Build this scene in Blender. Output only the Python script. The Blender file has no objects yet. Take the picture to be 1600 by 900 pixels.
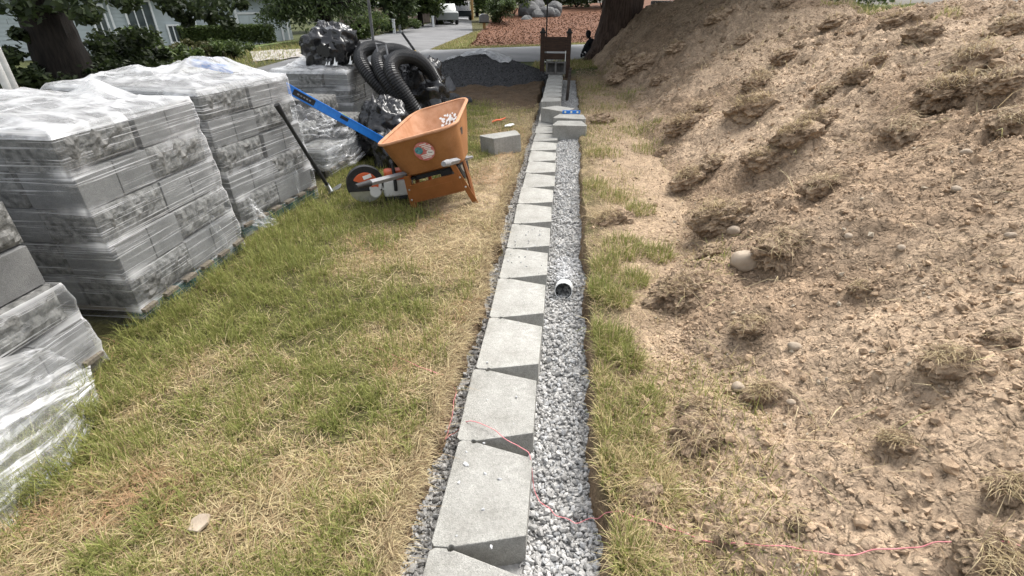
import bpy, bmesh, math, random
import numpy as np
from mathutils import Vector, Matrix, Euler

random.seed(7)
rng = np.random.default_rng(11)
R = math.radians
scene = bpy.context.scene
COL = scene.collection

# ------------------------------------------------------------------ camera
CAM_H = 1.52
TH = math.atan(445 / 780)
PS = math.atan(88 * math.cos(TH) / 780)
cam = bpy.data.cameras.new('camera')
cam.sensor_width = 36
cam.lens = 36 * 780 / 1600
cam.clip_start = 0.05
cam.clip_end = 3000
camo = bpy.data.objects.new('camera', cam)
COL.objects.link(camo)
camo.location = (0, 0, CAM_H)
camo.rotation_euler = (math.pi / 2 - TH, 0, PS)
scene.camera = camo

# ------------------------------------------------------------------ sky, sun, exposure
SUN_EL, SUN_AZ = R(58), R(35)          # azimuth from +Y towards +X
world = bpy.data.worlds.new('World')
scene.world = world
world.use_nodes = True
wn, wl = world.node_tree.nodes, world.node_tree.links
bg = wn['Background']
sky = wn.new('ShaderNodeTexSky')
sky.sky_type = 'NISHITA'
sky.sun_disc = False
sky.sun_elevation = SUN_EL
sky.sun_rotation = SUN_AZ
sky.dust_density = 4.0
sky.air_density = 1.2
hs = wn.new('ShaderNodeHueSaturation')
hs.inputs['Saturation'].default_value = 0.28
wl.new(sky.outputs[0], hs.inputs['Color'])
wl.new(hs.outputs[0], bg.inputs['Color'])
bg.inputs['Strength'].default_value = 0.125
sl = bpy.data.lights.new('sun', 'SUN')
sl.energy = 1.3
sl.angle = R(30)
sl.color = (1.0, 0.965, 0.91)
so = bpy.data.objects.new('sun', sl)
COL.objects.link(so)
sd = Vector((math.sin(SUN_AZ) * math.cos(SUN_EL), math.cos(SUN_AZ) * math.cos(SUN_EL), math.sin(SUN_EL)))
so.rotation_euler = (-sd).to_track_quat('-Z', 'Y').to_euler()
so.location = (0, 0, 30)
scene.view_settings.view_transform = 'Standard'
scene.view_settings.look = 'None'
scene.view_settings.exposure = 1.56
scene.view_settings.gamma = 1

# ------------------------------------------------------------------ noise
def _h(ix, iy, iz, seed):
    n = (ix.astype(np.int64) * 374761393 + iy.astype(np.int64) * 668265263 + iz.astype(np.int64) * 2147483647 + seed * 974711) & 0xFFFFFFFF
    n = ((n ^ (n >> 13)) * 1274126177) & 0xFFFFFFFF
    n = ((n ^ (n >> 16)) * 2246822519) & 0xFFFFFFFF
    return ((n ^ (n >> 15)) & 0xFFFF) / 65535.0
def vn2(x, y, seed=0):
    x = np.asarray(x, float); y = np.asarray(y, float)
    ix = np.floor(x); iy = np.floor(y); fx = x - ix; fy = y - iy
    fx = fx * fx * fx * (fx * (fx * 6 - 15) + 10); fy = fy * fy * fy * (fy * (fy * 6 - 15) + 10)
    z = np.zeros_like(ix)
    a = _h(ix, iy, z, seed); b = _h(ix + 1, iy, z, seed); c = _h(ix, iy + 1, z, seed); d = _h(ix + 1, iy + 1, z, seed)
    return (a + (b - a) * fx) * (1 - fy) + (c + (d - c) * fx) * fy
def fbm(x, y, octv=4, seed=0, gain=.5):
    s = 0; a = 1; t = 0
    x = np.asarray(x, float); y = np.asarray(y, float)
    for k in range(octv):
        ca, sa = math.cos(.7 * k + .3), math.sin(.7 * k + .3)
        s = s + a * vn2((x * ca - y * sa) * 2 ** k + 17.3 * k, (x * sa + y * ca) * 2 ** k - 9.1 * k, seed + k)
        t += a; a *= gain
    return s / t
def vn3(p, seed=0):
    i = np.floor(p); f = p - i; f = f * f * f * (f * (f * 6 - 15) + 10)
    o = 0
    for dx in (0, 1):
        for dy in (0, 1):
            for dz in (0, 1):
                w = (f[:, 0] if dx else 1 - f[:, 0]) * (f[:, 1] if dy else 1 - f[:, 1]) * (f[:, 2] if dz else 1 - f[:, 2])
                o = o + w * _h(i[:, 0] + dx, i[:, 1] + dy, i[:, 2] + dz, seed)
    return o
def fbm3(p, octv=3, seed=0, gain=.5):
    s = 0; a = 1; t = 0
    for k in range(octv):
        s = s + a * vn3(p * 2 ** k + 11.7 * k, seed + k); t += a; a *= gain
    return s / t
def sstep(a, b, x):
    t = np.clip((np.asarray(x, float) - a) / (b - a), 0, 1)
    return t * t * (3 - 2 * t)

# ------------------------------------------------------------------ materials
def mat(name, c1, c2=None, scale=8, rough=.8, bump=0, bscale=60, spec=.3, metal=0, rnd=0, speck=0, coord='Object', detail=6, stretch=None, c3=None, ramp=(.35, .65)):
    m = bpy.data.materials.new(name); m.use_nodes = True
    n, l = m.node_tree.nodes, m.node_tree.links
    b = n['Principled BSDF']
    b.inputs['Roughness'].default_value = rough
    b.inputs['Specular IOR Level'].default_value = spec
    b.inputs['Metallic'].default_value = metal
    c2 = c2 or c1
    tc = n.new('ShaderNodeTexCoord'); mp = n.new('ShaderNodeMapping')
    l.new(tc.outputs[coord], mp.inputs[0])
    if stretch: mp.inputs['Scale'].default_value = stretch
    nz = n.new('ShaderNodeTexNoise'); nz.inputs['Scale'].default_value = scale; nz.inputs['Detail'].default_value = detail
    l.new(mp.outputs[0], nz.inputs[0])
    rp = n.new('ShaderNodeValToRGB')
    rp.color_ramp.elements[0].position = ramp[0]; rp.color_ramp.elements[0].color = (*c1, 1)
    rp.color_ramp.elements[1].position = ramp[1]; rp.color_ramp.elements[1].color = (*c2, 1)
    if c3:
        e = rp.color_ramp.elements.new(.85); e.color = (*c3, 1)
    l.new(nz.outputs['Fac'], rp.inputs[0])
    out = rp.outputs[0]
    if rnd:
        oi = n.new('ShaderNodeObjectInfo'); mr = n.new('ShaderNodeMapRange')
        mr.inputs['To Min'].default_value = 1 - rnd; mr.inputs['To Max'].default_value = 1 + rnd
        l.new(oi.outputs['Random'], mr.inputs[0])
        mx = n.new('ShaderNodeMix'); mx.data_type = 'RGBA'; mx.blend_type = 'MULTIPLY'; mx.inputs[0].default_value = 1
        l.new(out, mx.inputs[6]); l.new(mr.outputs[0], mx.inputs[7]); out = mx.outputs[2]
    if speck:
        for sc_, am_ in ((170, speck), (45, speck * .7)):
            sz_ = n.new('ShaderNodeTexNoise'); sz_.inputs['Scale'].default_value = sc_; sz_.inputs['Detail'].default_value = 4; sz_.inputs['Roughness'].default_value = .7
            l.new(mp.outputs[0], sz_.inputs[0])
            mr2 = n.new('ShaderNodeMapRange'); mr2.inputs['From Min'].default_value = .32; mr2.inputs['From Max'].default_value = .62; mr2.inputs['To Min'].default_value = 1 - 1.5 * am_; mr2.inputs['To Max'].default_value = 1 + .6 * am_
            l.new(sz_.outputs['Fac'], mr2.inputs[0])
            mx2 = n.new('ShaderNodeMix'); mx2.data_type = 'RGBA'; mx2.blend_type = 'MULTIPLY'; mx2.inputs[0].default_value = 1
            l.new(out, mx2.inputs[6]); l.new(mr2.outputs[0], mx2.inputs[7]); out = mx2.outputs[2]
    l.new(out, b.inputs['Base Color'])
    if bump:
        bz = n.new('ShaderNodeTexNoise'); bz.inputs['Scale'].default_value = bscale; bz.inputs['Detail'].default_value = 8
        bz.inputs['Roughness'].default_value = .65
        l.new(mp.outputs[0], bz.inputs[0])
        bp = n.new('ShaderNodeBump'); bp.inputs['Strength'].default_value = bump; bp.inputs['Distance'].default_value = .01
        l.new(bz.outputs['Fac'], bp.inputs['Height']); l.new(bp.outputs[0], b.inputs['Normal'])
    return m
def attr_mat(name, rough=.9, spec=.15, nscale=40, namp=.35, bump=0, bscale=120, trans=0, bdist=.01, clods=None):
    """colour from the mesh attribute 'col', broken up by fine noise"""
    m = bpy.data.materials.new(name); m.use_nodes = True
    n, l = m.node_tree.nodes, m.node_tree.links
    b = n['Principled BSDF']
    b.inputs['Roughness'].default_value = rough; b.inputs['Specular IOR Level'].default_value = spec
    at = n.new('ShaderNodeAttribute'); at.attribute_name = 'col'
    out = at.outputs['Color']
    tc = n.new('ShaderNodeTexCoord')
    if namp:
        nz = n.new('ShaderNodeTexNoise'); nz.inputs['Scale'].default_value = nscale; nz.inputs['Detail'].default_value = 8; nz.inputs['Roughness'].default_value = .7
        l.new(tc.outputs['Object'], nz.inputs[0])
        mr = n.new('ShaderNodeMapRange'); mr.inputs['From Min'].default_value = .3; mr.inputs['From Max'].default_value = .7
        mr.inputs['To Min'].default_value = 1 - namp; mr.inputs['To Max'].default_value = 1 + namp
        l.new(nz.outputs['Fac'], mr.inputs[0])
        mx = n.new('ShaderNodeMix'); mx.data_type = 'RGBA'; mx.blend_type = 'MULTIPLY'; mx.inputs[0].default_value = 1
        l.new(out, mx.inputs[6]); l.new(mr.outputs[0], mx.inputs[7]); out = mx.outputs[2]
    l.new(out, b.inputs['Base Color'])
    if bump:
        bz = n.new('ShaderNodeTexNoise'); bz.inputs['Scale'].default_value = bscale; bz.inputs['Detail'].default_value = 10; bz.inputs['Roughness'].default_value = .7
        l.new(tc.outputs['Object'], bz.inputs[0])
        bp = n.new('ShaderNodeBump'); bp.inputs['Strength'].default_value = bump; bp.inputs['Distance'].default_value = bdist
        l.new(bz.outputs['Fac'], bp.inputs['Height']); l.new(bp.outputs[0], b.inputs['Normal'])
        if clods:      # crumbly lumps of several sizes, each with its own tone
            wz = n.new('ShaderNodeTexNoise'); wz.inputs['Scale'].default_value = 14; wz.inputs['Detail'].default_value = 4
            l.new(tc.outputs['Object'], wz.inputs[0])
            wa = n.new('ShaderNodeVectorMath'); wa.operation = 'SCALE'; wa.inputs[3].default_value = .07; l.new(wz.outputs['Color'], wa.inputs[0])
            wb_ = n.new('ShaderNodeVectorMath'); wb_.operation = 'ADD'; l.new(tc.outputs['Object'], wb_.inputs[0]); l.new(wa.outputs[0], wb_.inputs[1])
            prev = bp
            for sc_, di_, st_ in clods:
                vo = n.new('ShaderNodeTexVoronoi'); vo.inputs['Scale'].default_value = sc_; l.new(wb_.outputs[0], vo.inputs['Vector'])
                iv = n.new('ShaderNodeMapRange'); iv.interpolation_type = 'SMOOTHSTEP'; iv.inputs['From Min'].default_value = .75; iv.inputs['From Max'].default_value = .05; l.new(vo.outputs['Distance'], iv.inputs[0])
                sp_ = n.new('ShaderNodeSeparateColor'); l.new(vo.outputs['Color'], sp_.inputs[0])
                ml = n.new('ShaderNodeMath'); ml.operation = 'MULTIPLY'; l.new(iv.outputs[0], ml.inputs[0]); l.new(sp_.outputs[0], ml.inputs[1])
                b2 = n.new('ShaderNodeBump'); b2.inputs['Strength'].default_value = st_; b2.inputs['Distance'].default_value = di_
                l.new(ml.outputs[0], b2.inputs['Height']); l.new(prev.outputs[0], b2.inputs['Normal']); prev = b2
                tn = n.new('ShaderNodeMapRange'); tn.inputs['To Min'].default_value = .84; tn.inputs['To Max'].default_value = 1.10; l.new(sp_.outputs[1], tn.inputs[0])
                mt = n.new('ShaderNodeMix'); mt.data_type = 'RGBA'; mt.blend_type = 'MULTIPLY'; mt.inputs[0].default_value = 1
                l.new(out, mt.inputs[6]); l.new(tn.outputs[0], mt.inputs[7]); out = mt.outputs[2]
            l.new(prev.outputs[0], b.inputs['Normal']); l.new(out, b.inputs['Base Color'])
    if trans:
        tr = n.new('ShaderNodeBsdfTranslucent'); ms = n.new('ShaderNodeMixShader'); ms.inputs[0].default_value = trans
        l.new(out, tr.inputs[0]); l.new(b.outputs[0], ms.inputs[1]); l.new(tr.outputs[0], ms.inputs[2])
        l.new(ms.outputs[0], n['Material Output'].inputs[0])
    return m
def film_mat(name, base=.1, streak=.5, su=1.6, sv=38, tilt=.12, white=.8, lo=.52, hi=.78, rough=.22):
    """clear stretch film: see-through, with milky streaks where layers gather"""
    m = bpy.data.materials.new(name); m.use_nodes = True
    n, l = m.node_tree.nodes, m.node_tree.links
    b = n['Principled BSDF']
    b.inputs['Base Color'].default_value = (white, white, white * 1.01, 1)
    b.inputs['Roughness'].default_value = rough; b.inputs['Specular IOR Level'].default_value = .6
    tc = n.new('ShaderNodeTexCoord')
    fac = None
    def M2(op, a, c):
        q = n.new('ShaderNodeMath'); q.operation = op
        for i, v in enumerate((a, c)):
            if isinstance(v, (int, float)): q.inputs[i].default_value = v
            else: l.new(v, q.inputs[i])
        return q.outputs[0]
    for k, (rz, us, vs, lo_, hi_, amp) in enumerate(((tilt, su, sv, lo, hi, streak), (-tilt * 2.2, su * .6, sv * .55, lo + .05, hi + .02, streak * .8), (.9, su * 2, sv * .25, .62, .8, streak * .55))):
        mp = n.new('ShaderNodeMapping'); mp.inputs['Rotation'].default_value = (0, 0, rz); mp.inputs['Scale'].default_value = (us, vs, 1)
        mp.inputs['Location'].default_value = (3.1 * k, 7.7 * k, 0)
        l.new(tc.outputs['UV'], mp.inputs[0])
        nz = n.new('ShaderNodeTexNoise'); nz.inputs['Scale'].default_value = 1.0; nz.inputs['Detail'].default_value = 5; nz.inputs['Roughness'].default_value = .62
        nz.inputs['Distortion'].default_value = .25
        l.new(mp.outputs[0], nz.inputs[0])
        mr = n.new('ShaderNodeMapRange'); mr.interpolation_type = 'SMOOTHSTEP'
        mr.inputs['From Min'].default_value = lo_; mr.inputs['From Max'].default_value = hi_; mr.inputs['To Max'].default_value = amp
        l.new(nz.outputs['Fac'], mr.inputs[0])
        fac = mr.outputs[0] if fac is None else M2('ADD', fac, mr.outputs[0])
        last = nz
    big = n.new('ShaderNodeTexNoise'); big.inputs['Scale'].default_value = 3.0; big.inputs['Detail'].default_value = 3
    l.new(tc.outputs['UV'], big.inputs[0]); big.inputs['Roughness'].default_value = .7
    bm_ = n.new('ShaderNodeMapRange'); bm_.inputs['From Min'].default_value = .3; bm_.inputs['From Max'].default_value = .7; bm_.inputs['To Min'].default_value = .35; bm_.inputs['To Max'].default_value = 1.6
    l.new(big.outputs['Fac'], bm_.inputs[0])
    fac = M2('MULTIPLY', fac, bm_.outputs[0])
    lw = n.new('ShaderNodeLayerWeight'); lw.inputs[0].default_value = .35
    f2 = M2('MULTIPLY', M2('POWER', lw.outputs['Facing'], 3.0), .35)
    ga = n.new('ShaderNodeAttribute'); ga.attribute_name = 'col'
    fac = M2('ADD', M2('ADD', M2('ADD', fac, base), f2), ga.outputs['Fac'])
    cl = n.new('ShaderNodeClamp'); cl.inputs['Max'].default_value = .93
    l.new(fac, cl.inputs[0])
    bp = n.new('ShaderNodeBump'); bp.inputs['Strength'].default_value = .5; bp.inputs['Distance'].default_value = .01
    l.new(last.outputs['Fac'], bp.inputs['Height']); l.new(bp.outputs[0], b.inputs['Normal'])
    tl = n.new('ShaderNodeBsdfTranslucent'); tl.inputs[0].default_value = (white, white, white, 1)
    mz = n.new('ShaderNodeMixShader'); mz.inputs[0].default_value = .35
    l.new(b.outputs[0], mz.inputs[1]); l.new(tl.outputs[0], mz.inputs[2])
    tp = n.new('ShaderNodeBsdfTransparent'); tp.inputs[0].default_value = (.97, .98, .98, 1)
    ms = n.new('ShaderNodeMixShader')
    l.new(cl.outputs[0], ms.inputs[0]); l.new(tp.outputs[0], ms.inputs[1]); l.new(mz.outputs[0], ms.inputs[2])
    l.new(ms.outputs[0], n['Material Output'].inputs[0])
    return m

# ------------------------------------------------------------------ object helpers
def tag(o, label=None, cat=None, group=None, kind=None):
    if label: o['label'] = label
    if cat: o['category'] = cat
    if group: o['group'] = group
    if kind: o['kind'] = kind
    return o
def link(name, data, parent=None, loc=None, rot=None):
    o = bpy.data.objects.new(name, data); COL.objects.link(o)
    if parent: o.parent = parent
    if loc is not None: o.location = loc
    if rot is not None: o.rotation_euler = rot
    return o
def empty(name, loc, rot=(0, 0, 0), label=None, cat=None, group=None):
    o = link(name, None, None, loc, rot); o.empty_display_size = .1
    return tag(o, label, cat, group)
def np_mesh(name, V, F, m=None, col=None, smooth=False, uv=None):
    """F: (n,3) or (n,4) int array, col: per-vertex rgb"""
    me = bpy.data.meshes.new(name)
    V = np.asarray(V, np.float32); F = np.asarray(F, np.int32); k = F.shape[1]
    me.vertices.add(len(V)); me.vertices.foreach_set('co', V.ravel())
    me.loops.add(F.size); me.loops.foreach_set('vertex_index', F.ravel())
    me.polygons.add(len(F)); me.polygons.foreach_set('loop_start', np.arange(0, F.size, k, dtype=np.int32))
    me.polygons.foreach_set('loop_total', np.full(len(F), k, np.int32))
    me.update(calc_edges=True)
    me.polygons.foreach_set('use_smooth', np.full(len(F), smooth, bool))
    if col is not None:
        a = me.color_attributes.new('col', 'FLOAT_COLOR', 'POINT')
        c4 = np.ones((len(V), 4), np.float32); c4[:, :3] = col
        a.data.foreach_set('color', c4.ravel())
    if uv is not None:
        u = me.uv_layers.new(name='UVMap')
        u.data.foreach_set('uv', np.asarray(uv, np.float32)[F.ravel()].ravel())
    if m: me.materials.append(m)
    return me
def grid_faces(nu, nv, wrap=False):
    i = np.arange(nu if wrap else nu - 1)[:, None]; j = np.arange(nv - 1)[None, :]
    a = i * nv + j; b = ((i + 1) % nu) * nv + j
    return np.stack([a, b, b + 1, a + 1], -1).reshape(-1, 4)
class MB:
    """collects shapes of ONE part"""
    def __init__(s): s.v = []; s.f = []
    def add(s, vs, fs, mtx=None):
        k = len(s.v)
        s.v += [tuple(mtx @ Vector(p)) if mtx else tuple(p) for p in vs]
        s.f += [tuple(i + k for i in f) for f in fs]; return s
    def box(s, c, d, rot=None, taper=1):
        x, y, z = d[0] / 2, d[1] / 2, d[2] / 2; t = taper
        vs = [(-x, -y, -z), (x, -y, -z), (x, y, -z), (-x, y, -z), (-x * t, -y * t, z), (x * t, -y * t, z), (x * t, y * t, z), (-x * t, y * t, z)]
        fs = [(0, 3, 2, 1), (4, 5, 6, 7), (0, 1, 5, 4), (1, 2, 6, 5), (2, 3, 7, 6), (3, 0, 4, 7)]
        m = Matrix.Translation(c)
        if rot is not None: m = m @ Euler(rot).to_matrix().to_4x4()
        return s.add(vs, fs, m)
    def tube(s, path, rad, n=10, cap=True, flat=None):
        path = [Vector(p) for p in path]; N = len(path)
        if not hasattr(rad, '__len__'): rad = [rad] * N
        vs = []; up = None
        for i, p in enumerate(path):
            t = (path[min(i + 1, N - 1)] - path[max(i - 1, 0)]).normalized()
            if up is None:
                up = Vector((0, 0, 1)) if abs(t.z) < .9 else Vector((1, 0, 0))
            a = t.cross(up).normalized(); b = a.cross(t).normalized(); up = b
            for k in range(n):
                w = 2 * math.pi * k / n
                vs.append(p + (a * math.cos(w) + b * math.sin(w) * (flat or 1)) * rad[i])
        fs = [(i * n + k, i * n + (k + 1) % n, (i + 1) * n + (k + 1) % n, (i + 1) * n + k) for i in range(N - 1) for k in range(n)]
        if cap: fs += [tuple(range(n - 1, -1, -1)), tuple(range((N - 1) * n, N * n))]
        return s.add(vs, fs)
    def lathe(s, prof, n=20, mtx=None, cap=True):
        vs = []
        for r, z in prof:
            vs += [(r * math.cos(2 * math.pi * k / n), r * math.sin(2 * math.pi * k / n), z) for k in range(n)]
        N = len(prof)
        fs = [(i * n + k, i * n + (k + 1) % n, (i + 1) * n + (k + 1) % n, (i + 1) * n + k) for i in range(N - 1) for k in range(n)]
        if cap: fs += [tuple(range(n - 1, -1, -1)), tuple(range((N - 1) * n, N * n))]
        return s.add(vs, fs, mtx)
    def prism(s, poly, z0, z1, mtx=None):
        n = len(poly)
        vs = [(x, y, z0) for x, y in poly] + [(x, y, z1) for x, y in poly]
        fs = [tuple(range(n - 1, -1, -1)), tuple(range(n, 2 * n))] + [(i, (i + 1) % n, n + (i + 1) % n, n + i) for i in range(n)]
        return s.add(vs, fs, mtx)
    def mesh(s, name, m, bevel=0, smooth=False, seg=2):
        me = bpy.data.meshes.new(name); me.from_pydata(s.v, [], s.f)
        bm = bmesh.new(); bm.from_mesh(me)
        bmesh.ops.recalc_face_normals(bm, faces=bm.faces)
        if bevel:
            bmesh.ops.bevel(bm, geom=[e for e in bm.edges if len(e.link_faces) == 2 and e.calc_face_angle() > .5], offset=bevel, segments=seg, affect='EDGES', profile=.6)
        for f in bm.faces: f.smooth = smooth
        bm.to_mesh(me); bm.free()
        if smooth:
            try: me.set_sharp_from_angle(angle=R(40))
            except Exception: pass
        if m: me.materials.append(m)
        return me
    def build(s, name, m, parent=None, loc=None, rot=None, bevel=0, smooth=False, seg=2):
        return link(name, s.mesh(name, m, bevel, smooth, seg), parent, loc, rot)
def copy_tree(o, parent=None):
    c = o.copy(); COL.objects.link(c)
    if parent: c.parent = parent
    for ch in list(o.children): copy_tree(ch, c)
    return c
def ico(sub=3):
    bm = bmesh.new(); bmesh.ops.create_icosphere(bm, subdivisions=sub, radius=1)
    V = np.array([v.co[:] for v in bm.verts]); F = np.array([[v.index for v in f.verts] for f in bm.faces]); bm.free()
    return V, F
ICO = {k: ico(k) for k in (1, 2, 3, 4, 5)}

def blades(P, L, lean, az, W, col, curve=.6, tipcol=1.15):
    """tapered two-segment blades; arrays of n"""
    n = len(P)
    d = np.stack([np.cos(az), np.sin(az), np.zeros(n)], 1)
    s = np.stack([-np.sin(az), np.cos(az), np.zeros(n)], 1)
    z = np.array([0, 0, 1.])
    l1 = lean * (1 - curve * .5); l2 = np.clip(lean * (1 + curve), -1.5, 1.62)
    q1 = P + (d * np.sin(l1)[:, None] + z * np.cos(l1)[:, None]) * (L * .5)[:, None]
    q2 = q1 + (d * np.sin(l2)[:, None] + z * np.cos(l2)[:, None]) * (L * .5)[:, None]
    w = W[:, None] / 2
    V = np.stack([P - s * w, P + s * w, q1 - s * w * .8, q1 + s * w * .8, q2], 1).reshape(-1, 3)
    b = np.arange(n)[:, None] * 5
    F = (b[:, :, None] + np.array([[0, 1, 3], [0, 3, 2], [2, 3, 4]])[None]).reshape(-1, 3)
    C = np.repeat(col, 5, 0).reshape(n, 5, 3); C[:, 4] *= tipcol
    return V, F, C.reshape(-1, 3)
def merge(parts):
    Vs, Fs, Cs = [], [], []; k = 0
    for V, F, C in parts:
        Vs.append(V); Fs.append(F + k); Cs.append(C); k += len(V)
    return np.concatenate(Vs), np.concatenate(Fs), np.concatenate(Cs)

# ------------------------------------------------------------------ terrain
def itp(pts):
    a = np.array(pts, float)
    return lambda y: np.interp(y, a[:, 0], a[:, 1])
roadL = itp([(-20, -7.9), (7.8, -8.0), (13.7, -8.2), (25.9, -9.9), (37.5, -10.9), (56, -12.6), (90, -20), (200, -48)])
roadR = itp([(-20, -4.7), (13, -4.75), (19.7, -5.1), (33.7, -5.7), (76.8, -13.2), (200, -41)])
mtoe = itp([(-4, .32), (.6, .37), (1.15, .40), (1.84, .55), (2.9, .68), (4.08, .88), (7.3, 1.03), (12, .9), (16.7, .72), (19, 1.0), (22, 1.7), (26, 2.6)])
mcrest = itp([(-4, 1.4), (4, 1.5), (5.6, 1.55), (7.5, 1.55), (8.6, 1.44), (9.4, 1.36), (10.2, 1.5), (11, 1.64), (14, 1.70), (16, 1.58), (17.5, 1.42), (19, 1.2), (21, .9), (24, .6), (40, .5)])
mrun = itp([(-4, 3.25), (10, 3.25), (14, 2.15), (17, 1.7), (20, 1.6), (30, 1.8)])
def edgeL(y): return -.450 + .055 * (fbm(np.asarray(y) * 2.2, 3.3, 4, 5) - .5) * 2 + .03 * (fbm(np.asarray(y) * 13, 5.3, 3, 6) - .5) * 2
def edgeR(y): return .196 + .035 * (fbm(np.asarray(y) * 2.6, 8.3, 4, 9) - .5) * 2 + .022 * (fbm(np.asarray(y) * 13, 2.3, 3, 10) - .5) * 2 + .045 * sstep(5, 7.5, y)
def spoil(x, y): return np.exp(-(((x + .78) / .33) ** 2 + ((y - 3.95) / .6) ** 2)) + .7 * np.exp(-(((x + .62) / .16) ** 2 + ((y - 5.0) / .9) ** 2))
def bare(x, y):  # dug-over soil in front of the rock pile
    return sstep(8.1, 9.2, y + .8 * (x + 1) * .5 + .5 * (fbm(x * 1.3, y * 1.3, 3, 21) - .5)) * sstep(13.6, 12.6, y) * sstep(-3.4, -2.7, x) * sstep(.3, .0, x)
def G(x, y):
    x = np.asarray(x, float); y = np.asarray(y, float)
    near = sstep(14, 12, y) * sstep(-4.5, -3.8, x) * sstep(-6, -2, y)
    z = near * (.025 + .05 * (fbm(x * 1.3, y * 1.3, 4, 3) - .5) + .012 * (fbm(x * 9, y * 9, 3, 4) - .5))
    z = z + .06 * spoil(x, y) * (1 + .5 * (fbm(x * 7, y * 7, 4, 6) - .5))
    z = z + bare(x, y) * .10 * (fbm(x * 4, y * 4, 4, 8) - .55)
    d = roadL(y) - x
    z = z - 1.2 * sstep(1, 14, d)
    el, er = edgeL(y), edgeR(y)
    rag = .012 * (fbm(x * 30, y * 30, 2, 12) - .5)
    lip = np.exp(-((x - el + .07) / .06) ** 2) * .03 * fbm(x * 6, y * 6, 3, 14)
    inside = sstep(-.03, .035, x - el + rag) * sstep(-.025, .03, er - x + rag) * sstep(12.6, 12.2, y)
    return (z + lip) * (1 - inside) - .24 * inside
def MH(x, y, fine=True):
    x = np.asarray(x, float); y = np.asarray(y, float)
    s = x - mtoe(y) - .12 * (fbm(y * 1.5, x * .5, 3, 31) - .5) * 2
    hc = mcrest(y); sc = mrun(y)
    t = np.clip(s / sc, 0, 1)
    h = hc * (1 - (1 - t) ** 1.32)
    over = np.clip(s - sc, 0, 40)
    h = h - .22 * sstep(.2, 2.2, over) * sstep(3, 6, hc * 4) + .0 * over
    m = sstep(-.05, .5, s)
    n = .17 * (fbm(x * .9, y * .9, 3, 33) - .5) + .13 * (fbm(x * 2.7 + .4 * y, y * 2.2, 3, 35) - .5)
    if fine:
        wx = x + .05 * fbm(x * 5, y * 5, 2, 45); wy = y + .05 * fbm(x * 5, y * 5, 2, 46)
        bl = lambda f, sd: np.abs(vn2(wx * f * .92 + wy * f * .38, wy * f * .92 - wx * f * .38, sd) - .5) * 2
        rough = .55 + .9 * sstep(.35, .65, fbm(x * 1.1, y * 1.1, 2, 47))
        n = n + rough * (.060 * (bl(4.5, 37) - .45) + .042 * (bl(10, 38) - .45) + .026 * (bl(21, 39) - .45) + .012 * (bl(42, 40) - .45)) + .03 * (fbm(x * 21, y * 21, 3, 41) - .5) + .010 * (fbm(x * 70, y * 70, 2, 43) - .5)
    z = np.where(s > 0, h, .55 * s) - .035 + n * m
    for (bx_, by_, br_) in BUMPS:
        d2 = ((x - bx_ - .25 * br_) ** 2 + (y - by_ - .35 * br_) ** 2) / (1.15 * br_) ** 2
        e2 = ((x - bx_ + .55 * br_) ** 2 + (y - by_ + .75 * br_) ** 2) / (.75 * br_) ** 2
        z = z + br_ * (.42 * np.exp(-d2) - .34 * np.exp(-e2)) * (1 if fine else 0)
    return z
BUMPS = []
def TOP(x, y): return np.maximum(G(x, y), MH(x, y))

def pix(px, py):
    u = (px - 800) / 780; v = -(py - 450) / 780
    f = Vector((-math.sin(PS) * math.cos(TH), math.cos(PS) * math.cos(TH), -math.sin(TH)))
    r = Vector((math.cos(PS), math.sin(PS), 0)); up = r.cross(f)
    return f + r * u + up * v
def surf(px, py):
    """where the sight line through a photo point meets the ground or the mound"""
    d = pix(px, py)
    t = np.linspace(.6, 30, 6000)
    X, Y, Z = d.x * t, d.y * t, CAM_H + d.z * t
    hit = np.nonzero(Z < TOP(X, Y))[0]
    k = hit[0] if len(hit) else len(t) - 1
    return Vector((X[k], Y[k], float(TOP(X[k], Y[k])))), t[k]

# ---- colours of the lawn floor
def lawn_dry(x, y):
    """0 green .. 1 straw"""
    a = fbm(x * 1.15, y * 1.15, 4, 51); b = fbm(x * 3.4, y * 3.4, 3, 53)
    d = (a * .62 + b * .38)
    d = d + .12 * sstep(-1.3, -.5, x) - .28 * sstep(-1.55, -2.25, x) - .12 * sstep(3.0, 5.0, y) * sstep(-.9, -1.4, x) + .35 * spoil(x, y)
    return sstep(.39, .67, d)
def ground_col(x, y):
    dry = lawn_dry(x, y)[:, None]; n = fbm(x * 14, y * 14, 3, 61)[:, None]
    c = (1 - dry) * np.array([.085, .078, .032]) + dry * np.array([.225, .172, .098])
    c = c * (.65 + .7 * n)
    soil = np.array([.185, .130, .082]) * (.6 + .8 * n)
    tan = np.array([.34, .26, .17]) * (.75 + .5 * n)
    sp = np.clip(spoil(x, y) * 1.2 * sstep(.35, .6, fbm(x * 5, y * 5, 3, 66)), 0, 1)[:, None]; c = c * (1 - sp) + tan * sp
    el, er = edgeL(y), edgeR(y)
    tr = (sstep(-.03, .0, x - el) * sstep(-.03, .0, er - x) * sstep(12.8, 12.2, y))[:, None]; c = c * (1 - tr) + soil * tr
    bs = bare(x, y)[:, None]; c = c * (1 - bs) + np.array([.105, .072, .045]) * (.6 + .8 * n) * bs
    rt = (sstep(.25, .5, x) * sstep(26, 24, y))[:, None]; c = c * (1 - rt) + np.array([.35, .26, .175]) * (.7 + .6 * n) * rt
    fg = (sstep(12.5, 14, y) * sstep(-5, -4.5, x - 0 * y))[:, None]; c = c * (1 - fg) + np.array([.085, .105, .032]) * (.7 + .6 * n) * fg
    lf = (roadL(y) - x > 0)[:, None] * 1.0; c = c * (1 - lf) + np.array([.055, .062, .022]) * (.6 + .8 * n) * lf
    return c
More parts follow.
